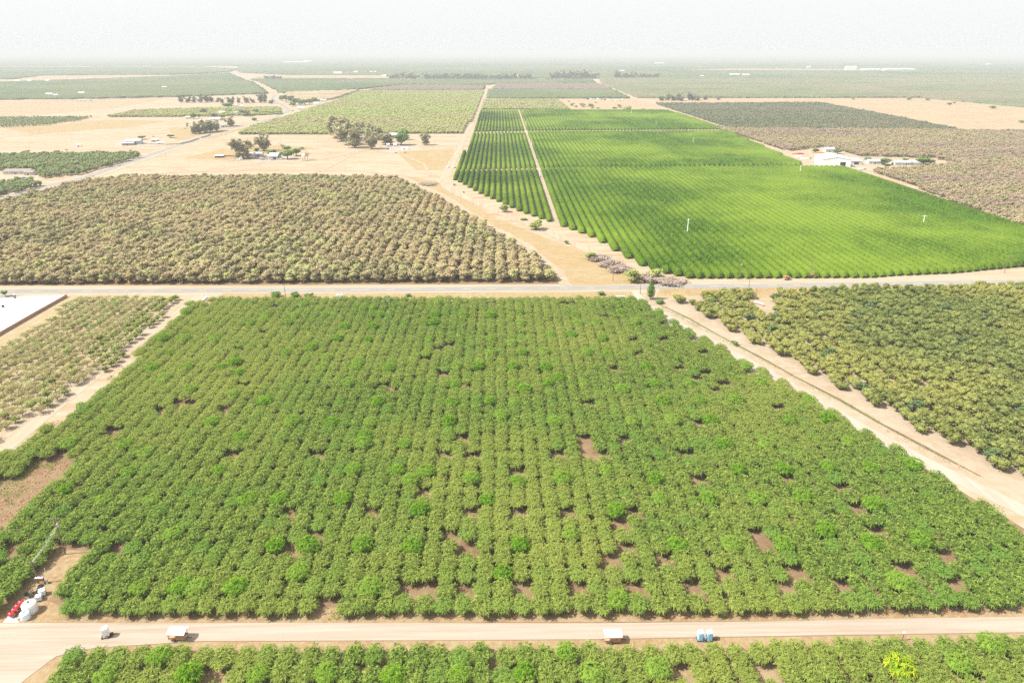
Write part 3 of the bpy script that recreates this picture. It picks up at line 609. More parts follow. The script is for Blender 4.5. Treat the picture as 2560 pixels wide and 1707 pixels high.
# ---------------------------------------------------------------- far left orchard by the country road
fl_pg = poly([(-120,398),(60,388),(350,384),(350,392),(300,408),(190,442),(150,452),(40,480),(-120,520)], 1)
flc = grid(fl_pg, 7.5, 7.5, .5, holes=[poly([(-150,428),(95,425),(100,452),(-150,462)], 1), poly([(100,445),(200,436),(180,462),(60,462)], 1)], skip=.02)
K['far_left_tree'] = K['farleft']
orchard('far_left_tree', 'far_left_tree', flc, 250, 'grey green orchard tree around the low house on the left', 'orchard tree', 'grey green trees left of the country road', 'mass of grey green trees at the back of the left house orchard', (.85, 1.15))
# ---------------------------------------------------------------- dry orchard and the fields behind (upper right)
yard_pg = poly([(1945,382),(2060,368),(2150,392),(2330,396),(2390,412),(2320,420),(2190,428),(2120,432),(2020,420)])
dry_pg = poly([(1780,318),(1840,324),(2405,327),(2900,334),(2900,690),(2570,578),(2400,512),(2290,467),(2170,425),(2040,388),(1955,372)], 1)
dc = grid(dry_pg, 6.8, 6.2, .5, holes=[yard_pg], skip=.02)
K['dry_tree'] = K['dry']
orchard('dry_tree', 'dry_tree', dc, 300, 'dry brownish orchard tree on the right beyond the hedge rows', 'orchard tree', 'dry brown trees right of the hedge rows', 'wide mass of dry pinkish brown trees around the white barn', (.85, 1.15))
def field(name, kind, pgx, dx, dy, label, holes=()):
    c = grid(poly(pgx, 2), dx, dy, dx*.06, holes=holes)
    c = [q for q in c if visible(q[0], q[1])]
    x, y = c[0]; cr, tr = K[kind]; srcs = []
    for i in range(len(cr)):
        x, y = c[i*7 % len(c)]
        t = grow(name + '_tree', kind, None, 'orchard tree', x, y, None, 1.0, None, i, False)
        t['label'] = label.split(',')[0].replace('mass of ', 'single one of the ') + ' at its near edge'; t['group'] = name.replace('_', ' ') + ' trees'
        srcs.append(list(t.children))
    return mass(name, kind, [(a, b, random.uniform(0, 6.28), random.uniform(.85, 1.12), random.uniform(.8, 1.15)) for a, b in c], label, 'orchard', srcs)
field('yellow_green_orchard', 'yel', [(592,334),(640,313),(735,285),(800,264),(850,248),(905,227),(1212,227),(1185,282),(1160,331)], 7.0, 7.5, 'mass of yellow green trees, the large block left of the pale lane')
field('dark_orchard', 'darkf', [(1640,259),(2050,257),(2180,281),(2405,325),(1830,323),(1760,300)], 7.5, 9, 'mass of dark grey green trees, the block above the dry orchard')
field('light_strip_orchard', 'yel', [(1203,273),(1425,273),(1398,249),(1214,249)], 7.5, 9, 'mass of pale yellow trees, the strip behind the hedge rows')
field('green_patch_orchard', 'greenf', [(-200,295),(228,292),(200,300),(110,312),(0,317),(-200,322)], 7, 9, 'mass of dark green trees, the thin wedge at the left edge')
field('vineyard_orchard', 'yel', [(267,291),(340,276),(500,271),(700,268),(704,284),(640,287),(480,290)], 7, 9, 'mass of pale green trees, the long patch behind the left farmhouses')
# ---------------------------------------------------------------- far canopies as thick bumpy slabs
def slab(name, pgx, sx, sy, mat, label, h=4.5, amp=1.2, row=0, world=False):
    pg = pgx if world else poly(pgx, h*.5); xs = [p[0] for p in pg]; ys = [p[1] for p in pg]
    nx, ny = int((max(xs)-min(xs))/sx)+2, int((max(ys)-min(ys))/sy)+2
    X, Y = np.meshgrid(min(xs)+np.arange(nx)*sx, min(ys)+np.arange(ny)*sy)
    cx, cy = X[:-1,:-1]+sx/2, Y[:-1,:-1]+sy/2; m = inpoly(cx.ravel(), cy.ravel(), pg).reshape(cx.shape)
    XJ = X + rng.normal(0, sx*.18, X.shape); YJ = Y + rng.normal(0, sy*.18, Y.shape)
    Z = h + rng.uniform(-amp, amp, X.shape) + vnoise(X, Y, sx*9, 5)*amp*.6
    T = np.clip(.5 + vnoise(X, Y, sx*14, 3)*.35 + rng.uniform(-.3, .3, X.shape), 0, 1)
    if row: T = np.where((np.arange(nx) % 2 == 0)[None, :], T*.6, T); Z = Z - (np.arange(nx) % 2 == 0)[None, :]*row
    idx = np.arange(nx*ny).reshape(ny, nx); jj, ii = np.nonzero(m)
    F = np.stack([idx[jj,ii], idx[jj,ii+1], idx[jj+1,ii+1], idx[jj+1,ii]], 1)
    V = np.stack([XJ.ravel(), YJ.ravel(), Z.ravel()], 1); T = T.ravel(); E = []
    mp = np.pad(m, 1)                                          # side walls down to the ground
    n0 = len(V); low = V.copy(); low[:, 2] = 0; V = np.concatenate([V, low]); T = np.concatenate([T, T*.3])
    for dj, di, a, b in ((-1,0,(0,0),(0,1)),(1,0,(1,1),(1,0)),(0,-1,(1,0),(0,0)),(0,1,(0,1),(1,1))):
        e = m & ~mp[1+dj:1+dj+m.shape[0], 1+di:1+di+m.shape[1]]; jj, ii = np.nonzero(e)
        p, q = idx[jj+a[0], ii+a[1]], idx[jj+b[0], ii+b[1]]
        E.append(np.stack([p+n0, q+n0, q, p], 1))
    F = np.concatenate([F]+E); used = np.unique(F); remap = np.zeros(len(V), int); remap[used] = np.arange(len(used))
    me = mnp(name, V[used], remap[F], mat, T[used])
    return tag(ob(name, me), label, 'orchard', None, 'stuff')
S = slab
S('far_dark_orchard', [(1505,209),(1596,244),(2300,243),(2560,267),(2900,292),(2900,197),(1500,196)], 6, 16, M['darkleaf'], 'broad dark green orchard plain right of centre, behind the tan field', 4.5, 1.6)
S('far_green_strip', [(1216,245),(1574,245),(1530,224),(1224,224)], 6, 12, M['farland'], 'dull green strip of orchard behind the pale yellow one', 4.2, 1.3)
S('far_purple_strip', [(1232,222),(1530,223),(1495,209),(1240,209)], 7, 16, M['purple'], 'bare purple grey orchard strip near the far centre', 3.6, 1.0)
S('far_purple_strip', [(925,224),(1212,224),(1216,214),(1000,213)], 7, 16, M['purple'], 'thin purple grey strip behind the yellow green block', 3.6, 1.0)
S('far_brown_wedge', [(700,243),(712,236),(720,231),(900,225),(835,247),(790,253)], 6, 12, M['dryleaf'], 'brownish wedge of orchard right of the road junction', 4, 1.3)
S('far_mid_orchard', [(706,232),(680,219),(652,205),(628,198),(900,198),(1480,199),(1488,208),(1240,208),(1225,211),(1000,211),(905,222)], 8, 22, M['farland'], 'wide grey green orchard in front of the far tree line', 4.5, 1.5, 1.2)
S('far_left_plain', [(-400,252),(0,248),(220,246),(440,241),(672,233),(655,222),(628,206),(602,197),(572,183),(460,189),(380,194),(200,201),(60,205),(-400,208)], 8, 20, M['farland'], 'wide green orchard plain at the left behind the thin road', 4.5, 1.5)
S('far_left_plain', [(-500,201),(30,198),(100,189),(380,187),(460,186),(568,180),(600,172),(500,168),(0,168),(-500,168)], 16, 50, M['farland'], 'hazy green plain beyond the tan strip on the left', 5, 2)
S('far_centre_plain', [(600,181),(720,187),(1000,188),(1060,196),(1500,196),(2900,197),(2900,176),(2300,175.5),(2240,177.5),(1730,177),(1720,175),(1500,175),(1500,164),(600,165)], 20, 60, M['farland'], 'hazy green plain beyond the far tree line', 5, 2)
S('far_centre_plain', [(1500,174.8),(1720,174.8),(1830,171.5),(2290,172.5),(2320,175),(2900,175.8),(2900,164),(1500,164)], 20, 60, M['farland'], 'hazy plain behind the long white far plant', 5, 2)
S('far_horizon_plain', [(-700,165),(3300,165),(3300,150),(-700,150)], 60, 220, M['farland'], 'pale blue green farmland fading out at the horizon', 6, 3)
S('far_horizon_plain', [(-800,149.5),(3300,149.5),(3300,139),(-800,139)], 160, 900, M['farland'], 'last strip of farmland dissolving in the haze', 8, 5)
for pgx, lb in (([(640,196),(985,197),(965,189),(720,189),(640,192)], 'pale pink bare strip left of the far tree line'), ([(1720,176),(2240,176),(2300,174),(1800,170)], 'pale bare strip with long white sheds at the far right'), ([(60,203),(200,199),(450,190),(380,188),(100,190),(40,198)], 'pale bare strip far off on the left')):
    sheet('field', pgx, .5, M['lotsoil'], lb, 'field')
# ---------------------------------------------------------------- citrus hedge rows
cit = [([(1133,449),(1158,460),(1195,482),(1240,502),(1304,531),(1378,556),(1443,579),(1492,598),(1548,633),(1609,666),(1672,686),(1730,697),(2177,695),(2238,690),(2382,684),(2546,668),(2700,660),(2900,648),(2900,640),(2560,580),(2300,487),(2110,420.5),(1700,420.5),(1346,424.5),(1136,427.5)], 1.0, 'front'),
       ([(1144,425),(1346,420.5),(1700,417.5),(2010,415.5),(1950,388),(1820,330),(1400,331),(1180,335)], 1.8, 'middle'),
       ([(1183,330),(1400,326),(1806,324),(1720,292),(1662,277),(1198,277)], 3.2, 'back')]
lane = [P(1306,275), P(1388,556)]; lane_x = (lane[0][0]+lane[1][0])/2
HW = 5.6
def hedge(x, y0, y1, step, HWD=2.42):
    n = max(4, int((y1-y0)/step)); m = 11
    prof = np.linspace(-1.45, 1.45, m) * 1.0
    Y = np.linspace(y0, y1, n); V = np.zeros((n, m, 3))
    lump = 1 + .06*np.sin(Y*1.15 + rng.uniform(0, 6)) + rng.normal(0, .03, n)     # one swelling per tree
    for k, a in enumerate(prof):
        hw, h = HWD*lump, 3.7*lump
        X_ = x + np.sin(a)/np.sin(1.45)*hw*(1 if abs(a) < 1.3 else .96)
        Z_ = h*(np.cos(a)-np.cos(1.45))/(1-np.cos(1.45))
        Z_ = np.maximum(Z_, 0)**.55 * h**.45
        V[:, k, 0] = X_ + rng.normal(0, .11, n); V[:, k, 1] = Y + rng.normal(0, step*.2, n); V[:, k, 2] = Z_ + (rng.normal(0, .2, n) if 0 < k < m-1 else 0)
    for e, (j, sgn) in enumerate(((0, 1), (n-1, -1))):                            # rounded ends
        V[j, :, 0] = x + (V[j, :, 0]-x)*.55; V[j, :, 2] *= .35
        jj = 1 if e == 0 else n-2; V[jj, :, 0] = x + (V[jj, :, 0]-x)*.9; V[jj, :, 2] *= .9
    idx = np.arange(n*m).reshape(n, m)
    F = np.stack([idx[:-1,:-1], idx[:-1,1:], idx[1:,1:], idx[1:,:-1]], -1).reshape(-1, 4)
    T = rng.uniform(0, 1, (n, m)) * .75 + .25*np.repeat(rng.uniform(0, 1, n)[:, None], m, 1)
    T = np.clip(T, 0, 1); V = V.reshape(-1, 3)
    # leaf sprays standing off the surface
    q = rng.integers(0, n*m, int(n*2.2)); p = V[q] + rng.normal(0, .1, (len(q), 3)); p[:, 2] = np.maximum(p[:, 2], .4)
    s = rng.uniform(.35, .75, len(q)) * (1 + (step-1)*.3); v2, f2, k2 = clumps(p, s)
    V, F, T = join([(V, F, T.ravel()), (v2, f2, np.repeat(rng.uniform(.2, 1, len(q)), k2))])
    V[:, 0] -= x; V[:, 1] -= y0; V[:, 2] = np.maximum(V[:, 2], -.1)
    return mnp('hedge_row', V, F, M['citrus'], T)
citrus_pg = []
for pgx, step, nm in cit:
    pg = poly(pgx, 0.2); citrus_pg.append(pg)
    xs = [p[0] for p in pg]
    for k in range(-20, 80):
        x = 43 + (4.9 + k*HW if k >= 0 else -4.9 + (k+1)*HW)
        ys = []
        for i in range(len(pg)):
            (x1, y1), (x2, y2) = pg[i], pg[(i+1) % len(pg)]
            if (x1 > x) != (x2 > x): ys.append(y1 + (y2-y1)*(x-x1)/(x2-x1))
        ys.sort()
        if len(ys) < 2 or ys[-1]-ys[0] < 8: continue
        if not any(visible(x, t, 3, 30) for t in np.linspace(ys[0], ys[-1], 8)): continue
        o = ob('hedge_row', hedge(x, ys[0], ys[-1], step, 2.2 if x < 43 else 2.42), None, (x, ys[0], 0))
        side = 'left of the tan lane' if x < 43 else 'right of the tan lane'
        tag(o, f'bright green clipped hedge row, {nm} block, {side}', 'hedge row', f'green hedge rows in the {nm} block, {side}')
# ---------------------------------------------------------------- single trees and bushes
BASEH = {'euc': 20, 'garden': 8.2, 'shrub': 4.1, 'greenshrub': 3.0, 'brush': 3.8, 'deadt': 3.8, 'sparse_gum': 17, 'fartree': 20, 'bluegreen': 5, 'right': 4.4}
BASEW = {'euc': 11, 'garden': 7.6, 'shrub': 6, 'greenshrub': 4.8, 'brush': 6.2, 'deadt': 4.6, 'sparse_gum': 9, 'fartree': 11, 'bluegreen': 6, 'right': 5.6}
def ptree(name, kind, px, py, h, w_, label, group=None, cat='tree'):
    x, y = P(px, py); H = h*vm(x, y); W = w_*PX(x, y)*1.1
    sz = H/BASEH[kind]; sx = W/BASEW[kind]
    return grow(name, kind, label, cat, x, y, None, (sx, sx, sz), group)
E = 'gum_tree'
for px, py, h, w_, lb in (
    (838,345,50,44,'hazy gum tree at the upper left end of the central farm grove'),(855,352,52,42,'tall leaning gum tree second from the left in the central grove'),
    (871,361,50,38,'wide gum tree in the middle of the central grove'),(887,369,44,34,'dark gum tree at the lower right tip of the central grove line'),
    (880,346,42,34,'gum tree behind the centre of the farm grove'),(929,372,38,26,'slim gum tree right in front of the central farm buildings'),
    (923,350,26,24,'rounded grey gum tree beside the yellow roofed house'),(907,325,20,13,'pointed dark gum tree standing alone above the central farm'),
    (924,327,18,10,'thin small gum tree just right of the pointed one'),(948,350,30,28,'grey gum tree behind the middle of the central farm'),
    (967,362,29,30,'broad round gum tree left of the green garden tree'),(937,340,24,14,'brownish gum tree between two rounded ones'),
    (1063,363,30,20,'solitary gum tree on tan ground right of the central farm'),(609,397,44,44,'big spreading gum tree over the sheds of the left pasture farm'),
    (596,385,30,20,'side limb gum tree leaning out left of the big spreading one'),(660,377,38,28,'pale tall gum tree behind the left pasture farm'),
    (488,335,26,22,'gum tree at the left end of the roadside grove'),(500,333,20,18,'small pale gum tree in the roadside grove'),
    (515,332,28,26,'tall gum tree in the roadside grove by the wall'),(527,330,26,24,'gum tree right of centre in the roadside grove'),
    (542,328,24,18,'gum tree at the right end of the roadside grove'),(578,316,22,22,'gum tree overhanging the grey roadside shed'),
    (510,285,13,16,'dark gum tree above the farmyard white roofs'),(536,293,10,20,'low grey gum tree among the far farm roofs'),
    (615,291,15,18,'dark tree at the right of the far farm roofs')):
    ptree(E, 'euc', px, py, h, w_, lb)
for px, py, h, w_ in ((453,256,17,15),(470,257,15,13),(485,256,13,12),(502,257,19,13),(518,256,17,14),(529,255,13,13),(544,256,10,9),(555,259,16,10),(578,261,20,19),(597,258,15,10),(616,258,14,13),(632,257,11,11),(652,257,20,14),(662,257,22,16),(678,260,10,11)):
    ptree('windbreak_tree', 'fartree', px, py, h, w_, 'grey green windbreak tree in the row beyond the far left farmhouses', 'windbreak row behind the left farmhouses')
for px, py, h, w_ in ((706,253,14,13),(716,256,17,15),(728,257,15,15),(738,262,14,16),(751,264,14,15),(762,262,12,17),(775,261,13,15),(787,258,12,14),(732,266,9,14)):
    ptree('roadside_tree', 'garden', px, py, h, w_, 'dark green tree in the clump on the right of the road bend', 'clump of trees right of the road bend')
for px, py, h, w_, lb in ((1003,363,25,30,'bright green garden tree in front of the central farm'),(1010,350,24,18,'taller green garden tree at the back right of the central farm'),
    (903,338,14,16,'small bright green tree beside the central gum grove'),(893,338,10,10,'low light green tree at the left of the central farm house'),(682,393,18,22,'round green tree left of the striped roof barn'),(719,398,20,26,'dense green tree right of the striped roof barn'),
    (741,390,18,22,'greyer tree behind the dense green one right of the barn'),(719,376,10,16,'small grey tree above the dense green tree'),(756,374,6,9,'tiny round tree right of the pasture farm trees'),
    (643,384,14,11,'slim yellow green tree between the grey sheds'),(106,425,14,18,'dark green tree beside the low tan house at the left'),(75,424,10,22,'wide dark tree behind the low tan house'),
    (356,349,9,15,'green tree behind the blue grey farm shed'),(427,345,8,14,'lone tree in tan field left of the roadside grove'),(572,270,12,24,'deep green tree above the far farmhouse'),
    (556,297,9,14,'dark green bush tree right of the white long roof'),(484,298,12,13,'grey green tree left of the white long roof'),(498,296,10,9,'narrow dark tree next to the white long roof'),
    (572,282,8,12,'green tree by the vineyard edge'),(636,303,7,11,'small round tree beside the country road'),(605,286,11,14,'leafy tree right of the pale blue roof'),(640,283,9,16,'low broad tree in front of the hedge screen'),
    (2038,383,11,16,'dark green tree behind the left side of the white barn'),(2093,386,12,17,'light green tree behind the right side of the white barn'),(2170,403,9,15,'green tree at the left of the small grey houses'),
    (2210,412,14,21,'dark round tree between the two grey roofed houses'),(2308,412,17,30,'largest dark tree at the right end of the houses'),(2328,411,11,20,'lower tree touching the largest dark tree on the right'),(2274,413,9,12,'small tree in front of the long grey house'),(2263,402,6,12,'tree top behind the long grey house')):
    ptree('garden_tree', 'garden', px, py, h, w_, lb)
for px, py, h, w_, lb in ((707,378,22,14,'nearly leafless gum tree above the green pasture trees'),(769,401,24,15,'thin leaning tree beside the water tower in the pasture')):
    ptree('bare_tree', 'sparse_gum', px, py, h, w_, lb)
for px, py, h, w_, g in [(a, 198, random.uniform(8, 13), random.uniform(9, 14), 0) for a in (979,987,997,1008,1018,1028,1038,1066,1078,1089,1100,1110,1122,1133,1145,1156,1168,1180,1192,1203,1215,1228,1240,1252,1264,1276,1288,1300,1312,1324)] + \
    [(a, 197, random.uniform(12, 18), random.uniform(11, 14), 0) for a in (1178,1381,1393,1406,1417,1428,1440,1452,1463,1474,1485)] + [(a, 197, random.uniform(10, 15), 12, 0) for a in (1540,1550,1561,1572,1582)] + [(a, 196, 10, 8, 0) for a in (1599,1607,1615,1622,1630,1638,1644)] + [(a, 199, random.uniform(4,8), 9, 0) for a in (665,672,684,692,700)]:
    ptree('treeline_tree', 'fartree', px, py, h*1.15, w_*1.2, 'hazy blue grey tree in the long far tree line', 'far tree line below the horizon')
for px, py, h, w_ in ((1653,252,9,13),(1669,251,14,14),(1683,252,14,14),(1696,252,16,13),(1704,253,12,12),(1723,251,17,14),(1732,251,14,14),(1743,252,11,12),(1763,250,10,12),(1795,250,6,9)):
    ptree('hazy_tree', 'fartree', px, py, h, w_, 'dark tree in the group beyond the fallow lot right of centre', 'tree group beyond the fallow lot')
for i, (px, py, h, w_) in enumerate(((1430,265,8,14),(1440,269,6,9),(1457,268,11,17),(1477,267,11,15),(1481,271,4,10),(1495,272,4,10),(1537,272,7,13),(1549,270,10,14),(1568,276,14,20),(1606,276,7,14),(1626,276,5,10),(1422,255,4,6),(1490,258,4,7))):
    ptree('lot_bush', 'shrub', px, py, h, w_, 'rounded pale green bush scattered on the fallow pink lot', 'bushes on the fallow pink lot', 'bush')
for px, py, h, w_ in ((2272,251,5,9),(2319,252,6,9),(2373,263,5,10),(2385,259,4,7),(2482,272,6,13),(2554,308,6,13),(1800,246,3,6),(1868,246,4,8),(2133,250,3,6)):
    ptree('field_oak', 'garden', px, py, h, w_, 'small dark oak standing alone in the far right tan field', 'scattered oaks in the right tan field')
SH = [('shrub',1475,649,22,30,'yellow green willow bush at the top of the grey brush strip'),('shrub',1580,704,36,42,'green willow bush beside the asphalt road, largest in the dry strip'),
    ('shrub',1636,694,34,42,'pale hazy willow bush in front of the hedge row ends'),('shrub',1340,574,26,38,'yellow green bush alone on tan ground below the hedge row ends'),
    ('shrub',1260,530,22,24,'pale yellow bush at the tips of the left hedge rows'),('greenshrub',1416,610,10,13,'small green bush on the dry grass slope'),('greenshrub',1310,550,5,20,'low flat green weed bush near the pale lane'),
    ('brush',1500,650,16,40,'upper part of the leafless purple grey brush strip'),('brush',1525,663,18,44,'middle part of the leafless purple grey brush strip'),('brush',1552,678,18,44,'lower part of the leafless purple grey brush strip'),
    ('brush',1612,702,18,44,'brown leafless brush between the two willow bushes'),('brush',1660,706,14,50,'purple brown low brush right of the pale willow'),('brush',1690,707,9,46,'thin grey brush at the right end touching the hedge rows'),
    ('deadt',2030,694,17,18,'dead orange bush at the hedge row ends by the road'),('deadt',1966,699,11,20,'dead brown bush at the hedge row ends, left of the orange one'),
    ('greenshrub',690,743,15,27,'first of the three round bushes by the fence, left'),('greenshrub',739,742,15,25,'middle of the three round bushes by the fence'),('greenshrub',773,743,11,24,'flatter right one of the three bushes by the fence'),
    ('greenshrub',862,758,17,26,'green bush beside the two white portable toilets near the road'),('greenshrub',969,765,21,32,'large round bush at the top edge of the green orchard'),('greenshrub',1503,737,10,20,'small bush in the fence line right of centre'),('greenshrub',1021,741,8,16,'scrawny little bush in the fence line near the centre'),
    ('greenshrub',212,1022,20,46,'big green bush between the left dirt track and the orchard'),('greenshrub',118,1079,16,30,'smaller green bush beside the left dirt track'),('greenshrub',1836,862,11,18,'grey green bush in the ditch on the right'),
    ('greenshrub',1648,758,12,26,'light green bush at the foot of the poplar'),('garden',14,741,14,12,'small dark tree by the road at the upper left edge'),('brush',1073,461,5,36,'pile of cut grey branches on tan ground'),
    ('shrub',1136,464,6,8,'little bush beside the pale lane bend'),('shrub',1159,482,4,6,'tiny bush below the pale lane bend')]
for kd, px, py, h, w_, lb in SH: ptree('bush' if kd != 'garden' else 'garden_tree', kd, px, py, h, w_, lb, None, 'bush' if kd != 'garden' else 'tree')
# poplar
x, y = P(1626, 748)
t = thing('poplar', 'upright conical green tree at the corner where the pale track meets the road', 'tree', (x, y, 0))
parts = []
for q in range(16):
    z = 1.6 + q*.62; rr = 2.35*math.sin(min(1, (q+2.5)/7)*1.57)*(1-max(0, q-5)/11.5); n_ = 60
    a = rnd(n_, 0, 6.28); r_ = rr*rnd(n_, .55, 1.1)
    v, f, k = clumps(np.stack([r_*np.cos(a), r_*np.sin(a), z+rnd(n_, -.5, .5)], 1), rnd(n_, .35, .75), 1.4); parts.append((v, f, np.repeat(rnd(n_), k)))
    cv, cf = core(rr*.62, .6, z, 9, 4, .2); parts.append((cv, cf, rnd(len(cv))*.4))
V, F, T = join(parts); ob('crown', mnp('poplar_crown', V, F, M['green'], T), t)
MB().cyl((0,0,0), (0,0,4), .28, .18, 8, False).build('trunk', M['bark'], t)
# palm by the barn
x, y = P(2024, 405); t = thing('palm', 'small palm tree in the yard left of the white barn', 'palm', (x, y, 0), 0, None, vm(x, y)*13/7)
MB().cyl((0,0,0), (.2,0,5.4), .28, .2, 8, False).build('trunk', M['palebark'], t)
a = rnd(40, 0, 6.28); e = rnd(40, -.2, 1.0); v, f, k = strips(np.tile([[.2,0,5.4]], (40,1)), np.stack([np.cos(a)*np.cos(e), np.sin(a)*np.cos(e), np.sin(e)], 1), rnd(40, 1.8, 2.4), rnd(40, .4, .6), rnd(40, 1, 2), 4)
ob('crown', mnp('palm_crown', v, f, M['green'], np.repeat(rnd(40), k)), t)
# ---------------------------------------------------------------- weeds: thousands of blades, one object per patch kind
def weeds(name, patches, label, mat='grass', dens=5, h=.45, z=0):
    C = []
    for pg in patches:
        w_ = poly(pg) ; xs = [p[0] for p in w_]; ys = [p[1] for p in w_]; n = int((max(xs)-min(xs))*(max(ys)-min(ys))*dens)
        X, Y = rnd(n, min(xs), max(xs)), rnd(n, min(ys), max(ys)); m = inpoly(X, Y, w_)
        m &= (vnoise(X, Y, 1.8, 9) + rnd(n, -.5, .5)) > -.45
        C.append(np.stack([X[m], Y[m], np.full(m.sum(), z+.02)], 1))
    C = np.concatenate(C); n = len(C); a = rnd(n, 0, 6.28); e = rnd(n, .5, 1.3)
    v, f, k = strips(C, np.stack([np.cos(a)*np.cos(e), np.sin(a)*np.cos(e), np.sin(e)], 1), rnd(n, .6, 1.3)*h, rnd(n, .25, .5)*h*1.6, rnd(n, 0, .3)*h, 2)
    return tag(ob(name, mnp(name, v, f, M[mat], np.repeat(rnd(n), k))), label, 'weeds', None, 'stuff')
weeds('grass', [[(300,915),(320,910),(328,917),(316,925),(296,923)],[(270,940),(283,937),(290,945),(280,952),(266,948)],[(258,975),(276,968),(280,978),(262,982)],[(250,1005),(290,990),(300,1000),(262,1016)],[(132,1052),(155,1050),(170,1058),(150,1068),(130,1062)],[(100,1078),(125,1075),(130,1084),(104,1086)],[(10,1195),(70,1160),(85,1175),(20,1240),(0,1250),(0,1225)],[(180,1045),(195,1040),(188,1050)]], 'bright green weed patches beside the left dirt track')
weeds('grass', [[(1478,1080),(1496,1080),(1500,1135),(1480,1140)],[(1122,1096),(1150,1094),(1150,1106),(1120,1108)],[(812,1522),(850,1515),(865,1545),(820,1552)],[(905,1535),(925,1532),(925,1548)],[(1385,1530),(1425,1525),(1425,1537),(1390,1538)],[(1530,1528),(1562,1520),(1565,1534),(1535,1536)],[(1775,1412),(1815,1410),(1820,1432),(1790,1436)],[(1805,1510),(1850,1505),(1840,1520)],[(2130,1508),(2160,1505),(2150,1518)],[(2500,1345),(2540,1340),(2560,1380),(2530,1400)],[(2470,1255),(2500,1265),(2520,1290),(2490,1280)]], 'green weeds in gaps and at the foot of the orchard')
weeds('grass', [[(650,762-13),(1060,748),(1590,739),(1590,743),(1060,753),(650,755)],[(1640,757),(1665,765),(1730,803),(1722,808),(1655,772)],[(1726,800),(1800,838),(1795,845),(1720,808)],[(1800,842),(1900,890),(1990,940),(1985,946),(1895,898),(1795,848)],[(1985,942),(2110,1000),(2200,1052),(2195,1058),(2100,1008),(1980,948)],[(770,708),(800,690),(812,700),(790,711)],[(850,706),(905,700),(912,709),(860,711)],[(1382,704),(1402,703),(1400,708),(1384,708)],[(570,711),(640,706),(640,711)]], 'green weeds along the fence, the ditch and the road edge', 'grass', 3.5, .4)
weeds('dry_weeds', [[(2195,1058),(2330,1125),(2460,1195),(2440,1195),(2320,1135),(2180,1062)],[(1660,723),(1920,720),(2560,711),(2700,709),(2700,716),(2560,724),(1920,735),(1660,739)]], 'dry orange weeds on the road bank and along the ditch', 'dead', 1.6, .45)
weeds('dry_weeds', [[(0,1548),(500,1545),(1000,1548),(1500,1545),(2000,1540),(2560,1528),(2560,1540),(1900,1552),(1000,1556),(0,1556)]], 'dead straw litter along the upper edge of the bottom dirt road', 'brush', 1.2, .25)
weeds('dry_weeds', [[(-20,1235),(60,1185),(140,1145),(180,1155),(110,1230),(20,1310),(-20,1340)]], 'brown dead weeds over the bare wedge at the left edge', 'dead', 2.2, .5)
weeds('grass', [[(70,1170),(100,1150),(110,1160),(60,1200)],[(10,1250),(60,1210),(70,1225),(20,1270)],[(100,1165),(140,1150),(150,1160),(120,1180)]], 'green weed streaks on the bare wedge at the left edge')
